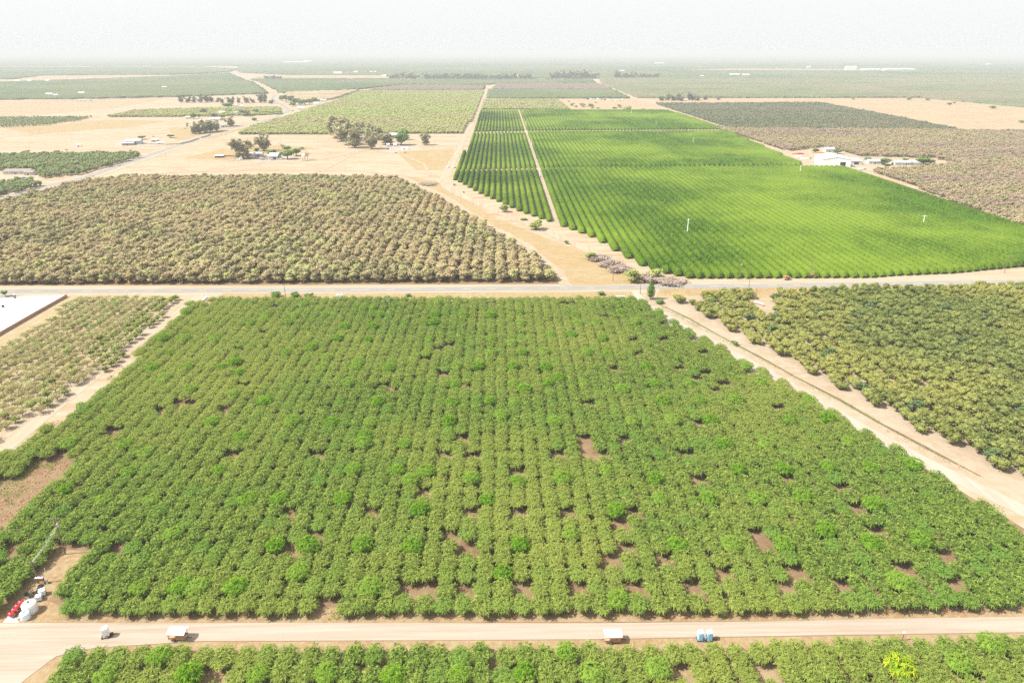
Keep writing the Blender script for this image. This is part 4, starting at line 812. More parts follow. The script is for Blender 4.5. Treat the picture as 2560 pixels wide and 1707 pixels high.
# ---------------------------------------------------------------- buildings
def house(name, label, cat, px, py, wpx, dep, h, roofh, rz=0, wall='cream', roof='tanroof', style='gable', door=True, wins=2, group=None, doorw=1.2, doorm='dark', ov=.4, bigdoor=None):
    x, y = P(px, py); W = wpx*PX(x, y); t = thing(name, label, cat, (x, y, 0), rz, group)
    hw, hd = W/2, dep/2
    wb = MB(); wb.box((0, 0, h/2), (W, dep, h))
    rb = MB()
    if style == 'gable':                                 # ridge along x
        wb.add([(-hw,-hd,h),(-hw,hd,h),(-hw,0,h+roofh),(hw,-hd,h),(hw,hd,h),(hw,0,h+roofh)], [(0,2,1),(3,4,5)])
        e = ov; s = roofh/hd
        for sg in (-1, 1):
            rb.add([(-hw-e,sg*(hd+e),h-s*e+.05),(hw+e,sg*(hd+e),h-s*e+.05),(hw+e,0,h+roofh+.05),(-hw-e,0,h+roofh+.05),
                    (-hw-e,sg*(hd+e),h-s*e+.22),(hw+e,sg*(hd+e),h-s*e+.22),(hw+e,0,h+roofh+.22),(-hw-e,0,h+roofh+.22)],
                   [(0,1,2,3),(4,5,6,7),(0,1,5,4),(1,2,6,5),(3,0,4,7)])
    elif style == 'barn':                                # ridge along y, gable towards the camera
        wb.add([(-hw,-hd,h),(hw,-hd,h),(0,-hd,h+roofh),(-hw,hd,h),(hw,hd,h),(0,hd,h+roofh)], [(0,1,2),(4,3,5)])
        e = ov; s = roofh/hw
        for sg in (-1, 1):
            rb.add([(sg*(hw+e),-hd-e,h-s*e+.05),(0,-hd-e,h+roofh+.05),(0,hd+e,h+roofh+.05),(sg*(hw+e),hd+e,h-s*e+.05),
                    (sg*(hw+e),-hd-e,h-s*e+.22),(0,-hd-e,h+roofh+.22),(0,hd+e,h+roofh+.22),(sg*(hw+e),hd+e,h-s*e+.22)],
                   [(0,1,2,3),(4,5,6,7),(0,1,5,4),(2,3,7,6),(3,0,4,7)])
    else:                                                # lean-to roof
        rb.add([(-hw-ov,-hd-ov,h+.03),(hw+ov,-hd-ov,h+.03),(hw+ov,hd+ov,h+roofh),(-hw-ov,hd+ov,h+roofh),
                (-hw-ov,-hd-ov,h+.2),(hw+ov,-hd-ov,h+.2),(hw+ov,hd+ov,h+roofh+.17),(-hw-ov,hd+ov,h+roofh+.17)], [(0,1,2,3),(4,5,6,7),(0,1,5,4),(1,2,6,5),(2,3,7,6),(3,0,4,7)])
    wb.build('wall', M[wall], t); rb.build('roof', M[roof], t)
    if bigdoor:
        bx, bw, bh = bigdoor; MB().box((bx, -hd-.03, bh/2), (bw, .12, bh)).build('door', M[doorm], t)
    elif door: MB().box((-hw*.1, -hd-.03, 1.05), (doorw, .1, 2.1)).build('door', M[doorm], t)
    for i in range(wins):
        wx = -hw*.7 + i*(1.5*hw/max(1, wins-1)) if wins > 1 else hw*.5
        if abs(wx + hw*.1) < 1.4: wx += 1.8
        f = MB().box((wx, -hd-.03, h*.58), (1.5, .1, 1.2)).build('window', M['white'], t)
        MB().box((wx, -hd-.09, h*.58), (1.25, .04, .95)).build('pane', M['glass'], f)
    return t
H = house
H('barn', 'big white metal barn with low gable and dark doorway at the right', 'barn', 2079, 412, 66, 34, 8.5, 2.6, R(-9), 'white', 'white', 'barn', wins=0, bigdoor=(7, 6, 5.5))
H('shed', 'low white annex shed attached right of the big white barn', 'shed', 2130, 409, 34, 18, 4.2, .5, R(-9), 'offwhite', 'white', 'lean', wins=1, bigdoor=(2, 5, 3))
H('house', 'small white house with roof visible behind the big barn', 'house', 2071, 381, 22, 12, 4.5, 2, R(-5), 'offwhite', 'greymetal', wins=2)
H('house', 'small grey roofed house left of the dark round tree on the right', 'house', 2184, 409, 34, 12, 3.2, 1.5, R(-6), 'offwhite', 'greymetal', wins=3)
H('house', 'long grey roofed house between two dark trees on the right', 'house', 2262, 412, 62, 12, 3.2, 1.6, R(-3), 'offwhite', 'greymetal', wins=5)
H('farmhouse', 'long low tan roofed house among trees at the left edge', 'house', 50, 434, 62, 13, 3.2, 1.8, R(4), 'offwhite', 'tanroof', wins=5)
H('porch_house', 'low tan wing with dark openings right of the left edge house', 'house', 78, 437, 22, 9, 3.2, 1.4, R(4), 'offwhite', 'tanroof', wins=2)
H('barn', 'barn with silver striped roof in the left pasture farm', 'barn', 688, 398, 22, 13, 4.5, 2.6, R(-6), 'greymetal', 'white', wins=0, bigdoor=(2, 4, 3.2))
H('shed', 'grey pitched shed behind the left pasture farm', 'shed', 649, 391, 17, 10, 3.4, 1.6, R(4), 'greymetal', 'steel', wins=1)
H('shed', 'grey shed partly under the big gum tree', 'shed', 628, 390, 14, 9, 3, 1.4, R(4), 'greymetal', 'steel', wins=1)
H('shed', 'long low shed with pale roof and dark front, left pasture', 'shed', 549, 394, 20, 5, 2.2, .4, R(2), 'dark', 'white', 'lean', wins=0, door=False)
H('wall', 'dark low board wall running right from the long low shed', 'wall', 577, 392, 36, 1.2, 1.8, .1, R(2), 'wood', 'wood', 'lean', wins=0, door=False, ov=.05)
H('house', 'yellow roofed house half hidden by the central gum grove', 'house', 900, 347, 15, 10, 3, 1.6, R(8), 'cream', 'cream', wins=2)
H('house', 'large white roofed building at the back of the central farm', 'house', 983, 342, 25, 14, 3.6, 1.7, R(-10), 'offwhite', 'white', wins=2)
H('shed', 'small white shed at the back right of the central farm', 'shed', 1016, 345, 8, 6, 3.2, 1, R(-20), 'white', 'white', wins=0)
H('container', 'white box container standing in front of the central farm', 'container', 1012, 374, 18, 4, 2.9, .05, R(-2), 'white', 'white', 'lean', wins=0, ov=.02, door=True)
H('tank_shed', 'small white cube shed left in front of the central farm', 'shed', 971, 367, 6, 4, 3.4, .8, R(0), 'white', 'white', wins=0)
H('shed', 'small white shed under the green garden tree', 'shed', 988, 366, 7, 5, 2.6, .8, R(0), 'white', 'white', wins=0)
H('shed', 'blue grey roofed farm shed, upper level, in the left tan field', 'shed', 337, 360, 34, 16, 5.0, 1.6, R(14), 'greymetal', 'offwhite', wins=0, bigdoor=(0, 6, 3.5))
H('shed', 'dark low lean-to shed in front of the blue grey farm shed', 'shed', 322, 363, 26, 11, 3.0, .8, R(14), 'wood', 'blueroof', 'lean', wins=1)
H('shed', 'light blue roofed shed right of the blue grey farm shed', 'shed', 388, 354, 14, 8, 2.8, .8, R(8), 'offwhite', 'bluew', 'lean', wins=0)
H('trailer_home', 'white trailer box near the wall in the left field', 'trailer', 399, 361, 11, 5, 2.6, .2, R(4), 'white', 'white', 'lean', wins=1)
H('shed', 'tiny white hut at the left of the tan field', 'shed', 198, 367, 8, 4, 2.6, .6, R(10), 'white', 'white', wins=0)
H('shed', 'grey long roofed shed beside the country road', 'shed', 559, 318, 16, 9, 3.4, 1.5, R(30), 'greymetal', 'steel', wins=1)
H('shed', 'pale blue roofed shed under the roadside gum tree', 'shed', 572, 313, 9, 8, 3.4, 1, R(30), 'offwhite', 'bluew', wins=0)
H('house', 'white long roofed farmhouse in the left grove', 'house', 541, 301, 26, 12, 3.6, 1.6, R(-8), 'offwhite', 'white', wins=3)
H('house', 'cream house above the white long roof', 'house', 556, 286, 14, 12, 4, 2, R(0), 'cream', 'cream', wins=2)
H('house', 'pale blue roofed house right of the cream house', 'house', 594, 285, 16, 12, 3.4, 1.6, R(0), 'offwhite', 'blueroof', wins=2)
H('house', 'red roofed white house at the far windbreak', 'house', 592, 267, 12, 12, 4, 2.2, R(0), 'white', 'pinkroof', wins=2)
H('shed', 'small white shed right of the red roofed house', 'shed', 604, 268, 7, 6, 3, 1, R(0), 'white', 'white', wins=0)
H('house', 'small white roofed house at the left of the left grove', 'house', 471, 297, 11, 9, 3, 1.4, R(0), 'offwhite', 'white', wins=1)
H('shed', 'white shed below the left grove farmhouses', 'shed', 503, 304, 8, 7, 2.6, 1, R(0), 'offwhite', 'white', wins=0)
H('house', 'white house right of the road bend', 'house', 753, 274, 18, 12, 3.6, 2, R(10), 'white', 'offwhite', wins=2)
H('shed', 'small white gabled shed beyond the road bend', 'shed', 792, 262, 12, 10, 3.6, 2, R(0), 'white', 'white', wins=0)
H('shed', 'pale long shed on the right of the bend clump', 'shed', 809, 254, 15, 10, 3.4, 1.2, R(0), 'offwhite', 'bluew', wins=0)
H('packing_shed', 'row of white sheds with pale pink roofs by the thin far road', 'shed', 208, 254, 38, 14, 3.6, 1.5, R(2), 'white', 'pinkroof', wins=6)
for px, py, wp, hh, lb in ((126,241,15,7,'white barn at the far left above the thin road'),(142,243,10,6,'white shed right of the far left white barn'),(206,237,14,6,'pink roofed farm building in the far left plain'),(412,222,11,6,'small white shed alone in the far green plain'),
    (845,187,20,12,'far white packing shed left of the tree line'),(890,184,11,10,'far white shed above the pink strip'),(928,183,5,8,'tiny far white shed, left of a pair'),(938,183,5,8,'tiny far white shed, right of a pair'),(967,193,22,8,'low white shed at the left end of the tree line'),
    (1296,197,9,12,'white gabled building in the middle of the tree line'),(1427,196,13,8,'white buildings under the tall trees of the tree line'),(1649,161,22,14,'far white sheds near the horizon right of centre'),(1836,191,23,10,'long white shed far right, left of a pair'),(1864,191,18,9,'long white shed far right, right of a pair'),
    (2021,172,9,14,'far white block left of the long white plant'),(2126,176,26,22,'tall left part of the long white far plant'),(2175,178,44,12,'middle part of the long white far plant'),(2245,178,70,14,'right part of the long white far plant'),(2470,164,10,12,'tiny white shed near the right horizon'),
    (740,158,60,14,'hazy white plant near the horizon left of centre'),(770,157,18,22,'tall hazy white block on the hazy plant'),(120,206,10,8,'far white shed in the left plain, first'),(45,207,14,8,'far white sheds at the left edge of the plain'),(75,207,10,8,'far pale shed right of the left edge sheds'),(1555,180,12,8,'small white farm beyond the tree line'),(1755,120+260/3.675+2,8,6,'white speck house in front of the dark plain')):
    x, y = P(px, py); H('far_shed', lb, 'shed', px, py, wp, max(12, wp*PX(x, y)*.35), hh, hh*.25, 0, 'white', 'white', wins=0, door=False)
# roadside walls
def wallseg(pts, h, th, mat, name, label, cat='wall', cap=None):
    c = [P(a, b) for a, b in pts]; x0, y0 = c[0]; t = thing(name, label, cat, (x0, y0, 0)); mb = MB(); cb = MB()
    for (xa, ya), (xb, yb) in zip(c, c[1:]):
        L = math.hypot(xb-xa, yb-ya); a = math.atan2(yb-ya, xb-xa)
        mb.box(((xa+xb)/2-x0, (ya+yb)/2-y0, h/2), (L+th*.2, th, h), a)
        if cap: cb.box(((xa+xb)/2-x0, (ya+yb)/2-y0, h+.06), (L+th*.6, th+.2, .12), a)
    mb.build('panel', M[mat], t)
    if cap: cb.build('coping', M[cap], t)
wallseg([(452,361),(475,356),(498,348)], 2.2, .4, 'greymetal', 'wall', 'long dark roadside wall left of the gate gap', cap='greymetal')
wallseg([(503,346),(515,343),(527,338)], 2.2, .4, 'greymetal', 'wall', 'shorter dark roadside wall right of the gate gap', cap='greymetal')
wallseg([(360,361),(420,362),(452,361)], 1.2, .2, 'wood', 'fence', 'low dark board fence running from the farm to the roadside wall', 'fence')
wallseg([(55,382),(75,378)], 1.8, .5, 'wood', 'wall', 'short dark board wall behind the far left orchard', 'wall')
wallseg([(640,286),(705,285)], 5, 6, 'green', 'hedge', 'tall dark clipped hedge in front of the green patch by the bend', 'hedge')
wallseg([(168,742),(90,786),(0,838),(-120,908),(-300,1015)], 1.4, .25, 'brownwall', 'wall', 'brown block wall between the white yard and the sparse orchard', 'wall', cap='brownwall')
# ---------------------------------------------------------------- fences
def fence(pts, gap, h, mat, label, r=.06, wires=3, name='fence', group=None):
    c = [P(a, b) for a, b in pts]; x0, y0 = c[0]; t = thing(name, label, 'fence', (x0, y0, 0), 0, group)
    pm = MB().cyl((0,0,0), (0,0,h), r, r, 6).mesh('post', M[mat]); wb = MB(); last = None
    for (xa, ya), (xb, yb) in zip(c, c[1:]):
        L = math.hypot(xb-xa, yb-ya); n = max(1, int(L/gap))
        for i in range(n+1):
            q = (xa+(xb-xa)*i/n-x0, ya+(yb-ya)*i/n-y0)
            if last and math.hypot(q[0]-last[0], q[1]-last[1]) < .3: continue
            ob('post', pm, t, (q[0], q[1], 0))
            if last:
                for k in range(wires):
                    z = h*(k+1)/(wires+.3); wb.cyl((last[0], last[1], z), (q[0], q[1], z), .012, .012, 3, False)
            last = q
    wb.build('wire', M['steel'], t); return t
fence([(512,742),(700,744),(1000,742),(1300,739),(1575,736)], 3.4, 1.4, 'post', 'wire fence on thin posts between the road and the green orchard')
fence([(1660,741),(1900,742),(1990,737)], 5, 1.3, 'post', 'wire fence along the orange grass bank right of the poplar')
fence([(985,761),(1060,762)], 3.5, 1.3, 'post', 'short fence at the top edge of the green orchard', name='fence')
x0y0 = fence([(10,757),(38,745),(60,745.5),(110,745),(163,744.5)], 2.2, 1.9, 'stake', 'pale picket panel fence around the far side of the white yard', .07, 5)
for px, py, lb in ((38,746,'stone gate pillar with a white cap at the corner of the white yard'),):
    x, y = P(px, py); t = thing('gate_pillar', lb, 'pillar', (x, y, 0)); MB().box((0,0,1.1), (.8,.8,2.2)).build('shaft', M['tanroof'], t); MB().box((0,0,2.3), (1.1,1.1,.22)).build('cap', M['white'], t)
x, y = P(8, 768); t = thing('bin', 'small dark bin standing on the white yard', 'bin', (x, y, 0)); MB().box((0,0,.5), (.8,.8,1), 0, 1.1).build('body', M['black'], t); MB().box((0,0,1.05), (.95,.95,.08)).build('lid', M['dark'], t)
# ---------------------------------------------------------------- poles
def upole(px, py, hpx, label, arm=1, tf=False, lean=0, base=None):
    x, y = P(px, py); h = hpx*vm(x, y); t = thing('utility_pole', label, 'utility pole', (x, y, 0), base or 0)
    MB().cyl((0,0,0), (lean,0,h), .17, .11, 8).build('shaft', M['pole'], t)
    for k in range(arm):
        z = h - .35 - k*1.0; MB().box((lean,0,z), (2.4,.12,.14)).build('crossarm', M['pole'], t)
        for sx in (-1.05, -.4, .4, 1.05): MB().lathe([(.05,0),(.07,.1),(.03,.2)], (lean+sx,0,z+.07), 6).build('insulator', M['white'], t)
    if tf: MB().lathe([(.24,0),(.27,.1),(.27,.85),(.2,.95)], (lean+.42,0,h-2.6), 12).build('transformer', M['offwhite'], t)
    return t
for a in ((1532,704,40,'bare brown pole in the dry grass strip left of the willow bush',0),(1600.5,735,30,'short brown pole left of the poplar',0),(1847,701,48,'brown pole with white transformer in front of the hedge row ends',1,True),
    (1870,733,37,'brown pole standing just below the road on the right',0),(1888,754,32,'dark pole beside the pump in the right orchard',0),(2025,696,39,'grey pole behind the dead orange bush',1),(2510,682,42,'leaning grey pole near the right edge of the road',1,False,.8),
    (715,749,37,'dark thin pole beside the three round bushes',0),(760,711,41,'pole with crossarm at the edge of the brown orchard, centre left',1),(133,711,40,'pole with two crossarms at the edge of the brown orchard, far left',2),(415,393,12,'small pole beside the country road at left',1)):
    upole(*a)
# wind machines
def windm(px, py, hpx, label, group=None, rz=None):
    x, y = P(px, py); h = hpx*vm(x, y); t = thing('wind_machine', label, 'wind machine', (x, y, 0), random.uniform(-.6, .6) if rz is None else rz, group)
    MB().cyl((0,0,0), (0,0,h), .34, .22, 10).build('tower', M['white'], t)
    MB().cyl((0,-.6,h), (0,.5,h+.12), .28, .2, 8).build('gearbox', M['white'], t)
    b = MB(); 
    for s in (-1, 1): b.box((s*.95,-.65,h+.03), (1.7,.08,.22), 0)
    b.build('fan_blade', M['white'], t)
    MB().box((0,1.3,.7), (1.1,1.6,1.4)).build('engine', M['offwhite'], t)
WM = ((1717,592,43,'white wind machine with fan in the dark green front of the hedge rows'),(2306,566,26,'white wind machine near the right edge of the hedge rows'),(1999,436,20,'white wind machine below the big white barn'),(1732,363,17,'white wind machine in the middle block of hedge rows'),
    (1640,317,13,'white wind machine in the back block, right one'),(1578,288,12,'white wind machine at the very back of the hedge rows'),(1349,443,19,'white wind machine beside the tan lane, nearest'),(1329,367,16,'white wind machine beside the tan lane, second nearest'),
    (1315,317,13,'white wind machine beside the tan lane, third'),(1307,284,10,'white wind machine at the far end of the tan lane'),(309,243,9,'tiny white wind machine in the far left plain, nearest the road'),(452,223,7,'tiny white wind machine left of the small white shed'),(550,231,7,'tiny white wind machine right in the far left plain'),(240,219,7,'tiny white wind machine high in the far left plain'),(387,228,6,'tiny white wind machine between the far left ones'))
for a in WM: windm(*a)
# row end stakes in front of the orchard
sm = MB().cyl((0,0,0), (0,0,1.9), .06, .05, 6).mesh('stake', M['stake'])
y0 = P(1280, 1527)[1]
for i in range(-22, 30):
    x = i*DX + random.gauss(0, .1); yy = y0 + random.gauss(0, .25) + (.0 if abs(i) < 99 else 0)
    if not visible(x, yy) or proj(x, yy)[0] < 180: continue
    o = ob('stake', sm, None, (x, yy, 0)); o.rotation_euler = (random.gauss(0, .05), random.gauss(0, .06), 0)
    tag(o, 'thin pale stake at the end of a tree row above the dirt road', 'stake', 'row end stakes above the bottom dirt road')
for px, py, lb in ((2255,1600,'brown marker post with white cap below the dirt road'),(164,990,'white topped marker post beside the left dirt track')):
    x, y = P(px, py); t = thing('marker_post', lb, 'post', (x, y, 0)); MB().cyl((0,0,0), (0,0,2.2), .1, .1, 8).build('shaft', M['pole'], t); MB().box((0,0,2.25), (.35,.35,.3)).build('cap', M['white'], t)
x, y = P(323, 712); t = thing('road_sign', 'small yellow diamond road sign at the edge of the brown orchard', 'road sign', (x, y, 0))
MB().cyl((0,0,0), (0,0,1.8), .04, .04, 6).build('post', M['steel'], t)
MB().add([(0,-.06,1.25),(.62,-.06,1.9),(0,-.06,2.55),(-.62,-.06,1.9),(0,-.03,1.25),(.62,-.03,1.9),(0,-.03,2.55),(-.62,-.03,1.9)], [(0,1,2,3),(7,6,5,4),(0,4,5,1),(1,5,6,2),(2,6,7,3),(3,7,4,0)]).build('sign_face', M['yellow'], t)
wallseg([(1526,741),(1562,741.5)], .35, .5, 'white', 'irrigation_pipe', 'long white pipe lying at the top edge of the green orchard', 'pipe')
wallseg([(508,752),(517,744)], .7, .7, 'white', 'pipe', 'short white pipe at the top left corner of the green orchard', 'pipe')
# ---------------------------------------------------------------- toilets, trailers, tanks
def toilet(t, dx, body, rz=0):
    b = MB(); b.box((dx,0,1.15), (1.12,1.12,2.1), 0, .93); b.build('cabin', M[body], t)
    MB().lathe([(.62,0),(.60,.12),(.4,.26),(.05,.3)], (dx,0,2.18), 14).build('roof', M['poly' if body != 'white' else 'white'], t)
    d = MB().box((dx,-.56,1.15), (.72,.05,1.85)).build('door', M[body], t); MB().box((dx+.25,-.6,1.2), (.06,.05,.22)).build('handle', M['steel'], d)
    MB().cyl((dx+.38,.38,2.2), (dx+.38,.38,2.65), .06, .06, 6).build('vent_pipe', M['white'], t)
def wheel(t, x, y, r=.32):
    w_ = MB().torus((x, y, r), r*.72, r*.28, 16, 6, 'y').build('wheel', M['black'], t); MB().cyl((x,y-.06,r), (x,y+.06,r), r*.5, r*.5, 10).build('rim', M['steel'], w_)
x, y = P(1761, 1598); t = thing('portable_toilets', 'pair of pale blue portable toilets with sink on small trailer by the dirt road', 'portable toilet', (x, y, 0), 0, None, 1.05)
toilet(t, -.95, 'blue'); toilet(t, .95, 'blue'); MB().box((0,0,.18), (3.3,1.4,.12)).box((2.1,0,.2), (1.2,.1,.1)).build('trailer_frame', M['black'], t)
MB().lathe([(.22,0),(.25,.7),(.3,.8)], (0,-.25,.25), 12).build('sink', M['bluew'], t); wheel(t, -.2, -.72); wheel(t, -.2, .72)
x, y = P(267, 1590); t = thing('portable_toilet', 'single white portable toilet on a small trailer beside the left end of the dirt road', 'portable toilet', (x, y, 0), R(20), None, 1.1)
toilet(t, 0, 'white'); MB().box((.1,0,.18), (2.0,1.3,.12)).box((1.4,0,.2), (1,.1,.1)).build('trailer_frame', M['black'], t); wheel(t, .2, -.7); wheel(t, .2, .7)
x, y = P(850, 747); t = thing('portable_toilets', 'two white portable toilets standing by the fence near the road', 'portable toilet', (x, y, 0), 0, None, 1.05)
toilet(t, -.95, 'bluew'); toilet(t, .95, 'bluew'); MB().box((0,0,.1), (3.2,1.3,.12)).build('trailer_frame', M['steel'], t)
def shade(px, py, rz, label, s):
    x, y = P(px, py); t = thing('shade_trailer', label, 'trailer', (x, y, 0), rz, None, s)
    MB().box((0,0,.62), (3.6,1.7,.16)).box((0,-.8,.85), (3.6,.06,.45)).box((0,.8,.85), (3.6,.06,.45)).build('deck', M['wood'], t)
    for sx in (-1.7, 1.7):
        for sy in (-.8, .8): MB().cyl((sx,sy,.6), (sx,sy,2.1), .05, .05, 6).build('upright', M['rust'], t)
    MB().add([(-1.95,-1.0,2.0),(1.95,-1.0,2.0),(1.95,.25,2.5),(-1.95,.25,2.5),(-1.95,-1.0,2.08),(1.95,-1.0,2.08),(1.95,.25,2.58),(-1.95,.25,2.58)], [(0,3,2,1),(4,5,6,7),(0,1,5,4),(1,2,6,5),(3,0,4,7)]).build('roof_panel', M['offwhite'], t)
    MB().add([(-1.95,.29,2.5),(1.95,.29,2.5),(1.95,1.3,2.15),(-1.95,1.3,2.15),(-1.95,.29,2.58),(1.95,.29,2.58),(1.95,1.3,2.23),(-1.95,1.3,2.23)], [(0,3,2,1),(4,5,6,7),(1,2,6,5),(2,3,7,6),(3,0,4,7)]).build('roof_panel', M['white'], t)
    MB().box((-1.93,-1.05,1.95), (.06,.06,.12)).box((0,-1.04,2.0), (3.9,.07,.1)).build('roof_edge', M['rust'], t)
    wheel(t, -.5, -.95, .36); wheel(t, -.5, .95, .36)
    MB().cyl((1.8,0,.55), (3.0,0,.45), .07, .07, 6).box((-2.1,0,.55), (.6,.1,.1)).build('drawbar', M['black'], t)
shade(1531, 1602, R(1), 'farm shade trailer with white sloped roof over a brown deck, right of centre', 1.0)
shade(447, 1596, R(-3), 'farm shade trailer with white roof panels, on the left part of the dirt road', 1.02)
def tank(px, py, wpx, h, label, mat, rz=0):
    x, y = P(px, py); r = wpx*PX(x, y)/2; t = thing('water_tank', label, 'tank', (x, y, 0))
    MB().lathe([(r*.98,0),(r,.1),(r,h*.3),(r*1.015,h*.33),(r,h*.36),(r,h*.62),(r*1.015,h*.65),(r,h*.68),(r,h*.88),(r*.93,h*.95),(r*.3,h*1.1),(r*.28,h*1.1)], (0,0,0), 28).build('body', M[mat], t, None, True)
    MB().lathe([(r*.2,0),(r*.2,.12),(r*.15,.15)], (0,0,h*1.1), 14).build('lid', M['black'], t)
tank(78, 1527, 33, 2.5, 'largest white plastic water tank beside the red filters', 'poly'); tank(65.5, 1545, 22.5, 1.75, 'smaller white plastic tank in front of the large one', 'bluew')
xs = [P(a, b) for a, b in ((30.4,1541),(38.5,1531),(46.5,1521.5),(55.2,1512))]
cx, cy = sum(p[0] for p in xs)/4, sum(p[1] for p in xs)/4
t = thing('sand_filters', 'four red sand filter tanks in a slanting row joined by pipes', 'filter station', (cx, cy, 0))
for a, b in xs:
    f = MB().lathe([(.25,.35),(.5,.45),(.62,.65),(.64,.85),(.62,1.05),(.48,1.28),(.2,1.38)], (a-cx,b-cy,0), 20).build('filter_tank', M['red'], t, None, True)
    MB().lathe([(.14,0),(.14,.2),(.1,.24)], (a-cx,b-cy,1.36), 10).build('valve', M['black'], f)
    for k in range(3): MB().cyl((a-cx+.42*math.cos(k*2.1), b-cy+.42*math.sin(k*2.1), 0), (a-cx+.4*math.cos(k*2.1), b-cy+.4*math.sin(k*2.1), .55), .04, .04, 5).build('leg', M['black'], f)
(ax, ay), (bx, by) = P(23, 1531), P(58, 1499)
MB().cyl((ax-cx, ay-cy, 1.0), (bx-cx, by-cy, 1.0), .1, .1, 10).build('manifold', M['black'], t)
(ax, ay), (bx, by) = P(32, 1549), P(62, 1520); MB().cyl((ax-cx, ay-cy, .3), (bx-cx, by-cy, .3), .1, .1, 8).build('manifold', M['dark'], t)
(ax, ay), (bx, by), (ex, ey) = P(26, 1550), P(43, 1550), P(55, 1538)
MB().cyl((ax-cx, ay-cy, .35), (bx-cx, by-cy, .35), .1, .1, 8).cyl((bx-cx, by-cy, .35), (ex-cx, ey-cy, .35), .1, .1, 8).build('outlet_pipe', M['poly'], t)
sheet('pad', [(8,1556),(28,1530),(36,1536),(48,1556)], .03, M['concrete'], 'small concrete pad under the lowest red filter', 'pad')
for k, (px, py, r_, lb) in enumerate(((101.6,1465,.62,'topmost black tyre lying flat below the orange panel'),(99,1472,.62,'second black tyre from the top of the tyre line'),(94,1479.5,.55,'third black tyre, beside the pinkish white box'),(85,1483,.55,'black tyre in the middle of the tyre line'),(78,1491,.6,'black tyre with a white centre near the large tank'),(67,1487,.5,'lower tyre of the dark stacked pair at the left'))):
    x, y = P(px, py); tag(MB().torus((0,0,.17), r_*.72, r_*.27, 20, 8).build('tyre', M['black'], None, (x, y, 0)), lb, 'tyre', 'old tyres between the tank and the panel')
x, y = P(67, 1487); tag(MB().torus((0,0,.17), .36, .135, 20, 8).build('tyre', M['black'], None, (x+.05, y, .33)), 'upper tyre of the dark stacked pair at the left', 'tyre', 'old tyres between the tank and the panel')
def tote(px, py, s, label, mat, rz):
    x, y = P(px, py); t = thing('liquid_tote', label, 'plastic tote', (x, y, 0), rz, None, s)
    MB().box((0,0,.68), (1.05,1.05,1.0), 0, .96).build('body', M[mat], t); MB().box((0,0,.08), (1.15,1.15,.16)).build('pallet', M['black'], t)
    c = MB(); 
    for k in range(4):
        for sx, sy in ((-.56,-.56+k*.37),(.56,-.56+k*.37),(-.56+k*.37,-.56),(-.56+k*.37,.56)): c.cyl((sx,sy,.15), (sx,sy,1.22), .02, .02, 4)
    c.build('cage', M['steel'], t); MB().lathe([(.14,0),(.14,.08)], (0,0,1.18), 12).build('lid', M['black'], t)
tote(99, 1499, 1.15, 'bluish white caged plastic tote above the large tank', 'bluew', R(25)); tote(107.5, 1486, 1.3, 'larger pinkish white plastic tote right of the tyres', 'white', R(30))
x, y = P(104, 1457); t = thing('control_panel', 'rust orange electrical panel board with a pale shade roof', 'control panel', (x, y, 0), R(0))
MB().box((0,.0,1.15), (1.6,.14,1.2)).build('board', M['rust'], t); MB().box((0,-.15,1.92), (1.9,.8,.07)).build('shade_roof', M['offwhite'], t)
for sx in (-.85, .85): MB().box((sx,0,.95), (.1,.1,1.9)).build('leg', M['dark'], t)
x, y = P(118.5, 1457); t = thing('pump', 'grey pump motor right of the orange panel board', 'pump', (x, y, 0))
MB().lathe([(.35,0),(.35,.3),(.28,.35),(.3,.9),(.22,1.05)], (0,0,0), 14).build('motor', M['steel'], t, None, True); MB().cyl((0,0,.3), (-1.1,-1.3,.25), .1, .1, 8).cyl((0,0,.3), (.7,-.1,.25), .1, .1, 8).build('pipe', M['black'], t)
x, y = P(117, 1444); tag(MB().cyl((0,0,0), (.15,0,3.0), .05, .05, 6).build('standpipe', M['white'], None, (x, y, 0)), 'thin white standpipe above the pump', 'pipe')
tA = upole(163.5, 1385, 89, 'tall wooden power pole with transformer at the top of the bare clearing', 2, True); tB = upole(97, 1457, 54, 'shorter wooden pole next to the orange panel board', 1)
pa = P(163.5, 1385); pb = P(97, 1457); ha = 89*vm(*pa) - 2.6; hb = 54*vm(*pb) - .3
wb = MB()
for o_ in (-.4, 0, .4):
    pr = None
    for k in range(13):
        u = k/12; q = (pa[0]+(pb[0]-pa[0])*u+o_*.6, pa[1]+(pb[1]-pa[1])*u+o_*.3, ha+(hb-ha)*u - 1.1*4*u*(1-u)*.5)
        if pr: wb.cyl(pr, q, .014, .014, 4, False)
        pr = q
tag(wb.build('power_line', M['white']), 'three sagging pale wires between the tall and the short pole', 'power line')
x, y = P(1898, 762); t = thing('pump_station', 'bluish white sloping pipe manifold with a pump in the clearing of the right orchard', 'pump station', (x, y, 0), R(-30))
MB().cyl((-2.6,0,1.5), (1.8,0,.9), .32, .3, 10).cyl((1.8,0,.9), (2.4,-.5,.1), .25, .2, 8).build('pipe', M['bluew'], t)
for sx in (-2.2, 0, 1.6): MB().box((sx,0,.5), (.15,.6,1.0)).build('support', M['steel'], t)
MB().lathe([(.4,0),(.4,.8),(.3,1.1)], (-3.3,0,0), 12).build('motor', M['wood'], t); MB().lathe([(.4,0),(.4,.6)], (2.2,-1.1,0), 12).build('drum', M['red'], t)
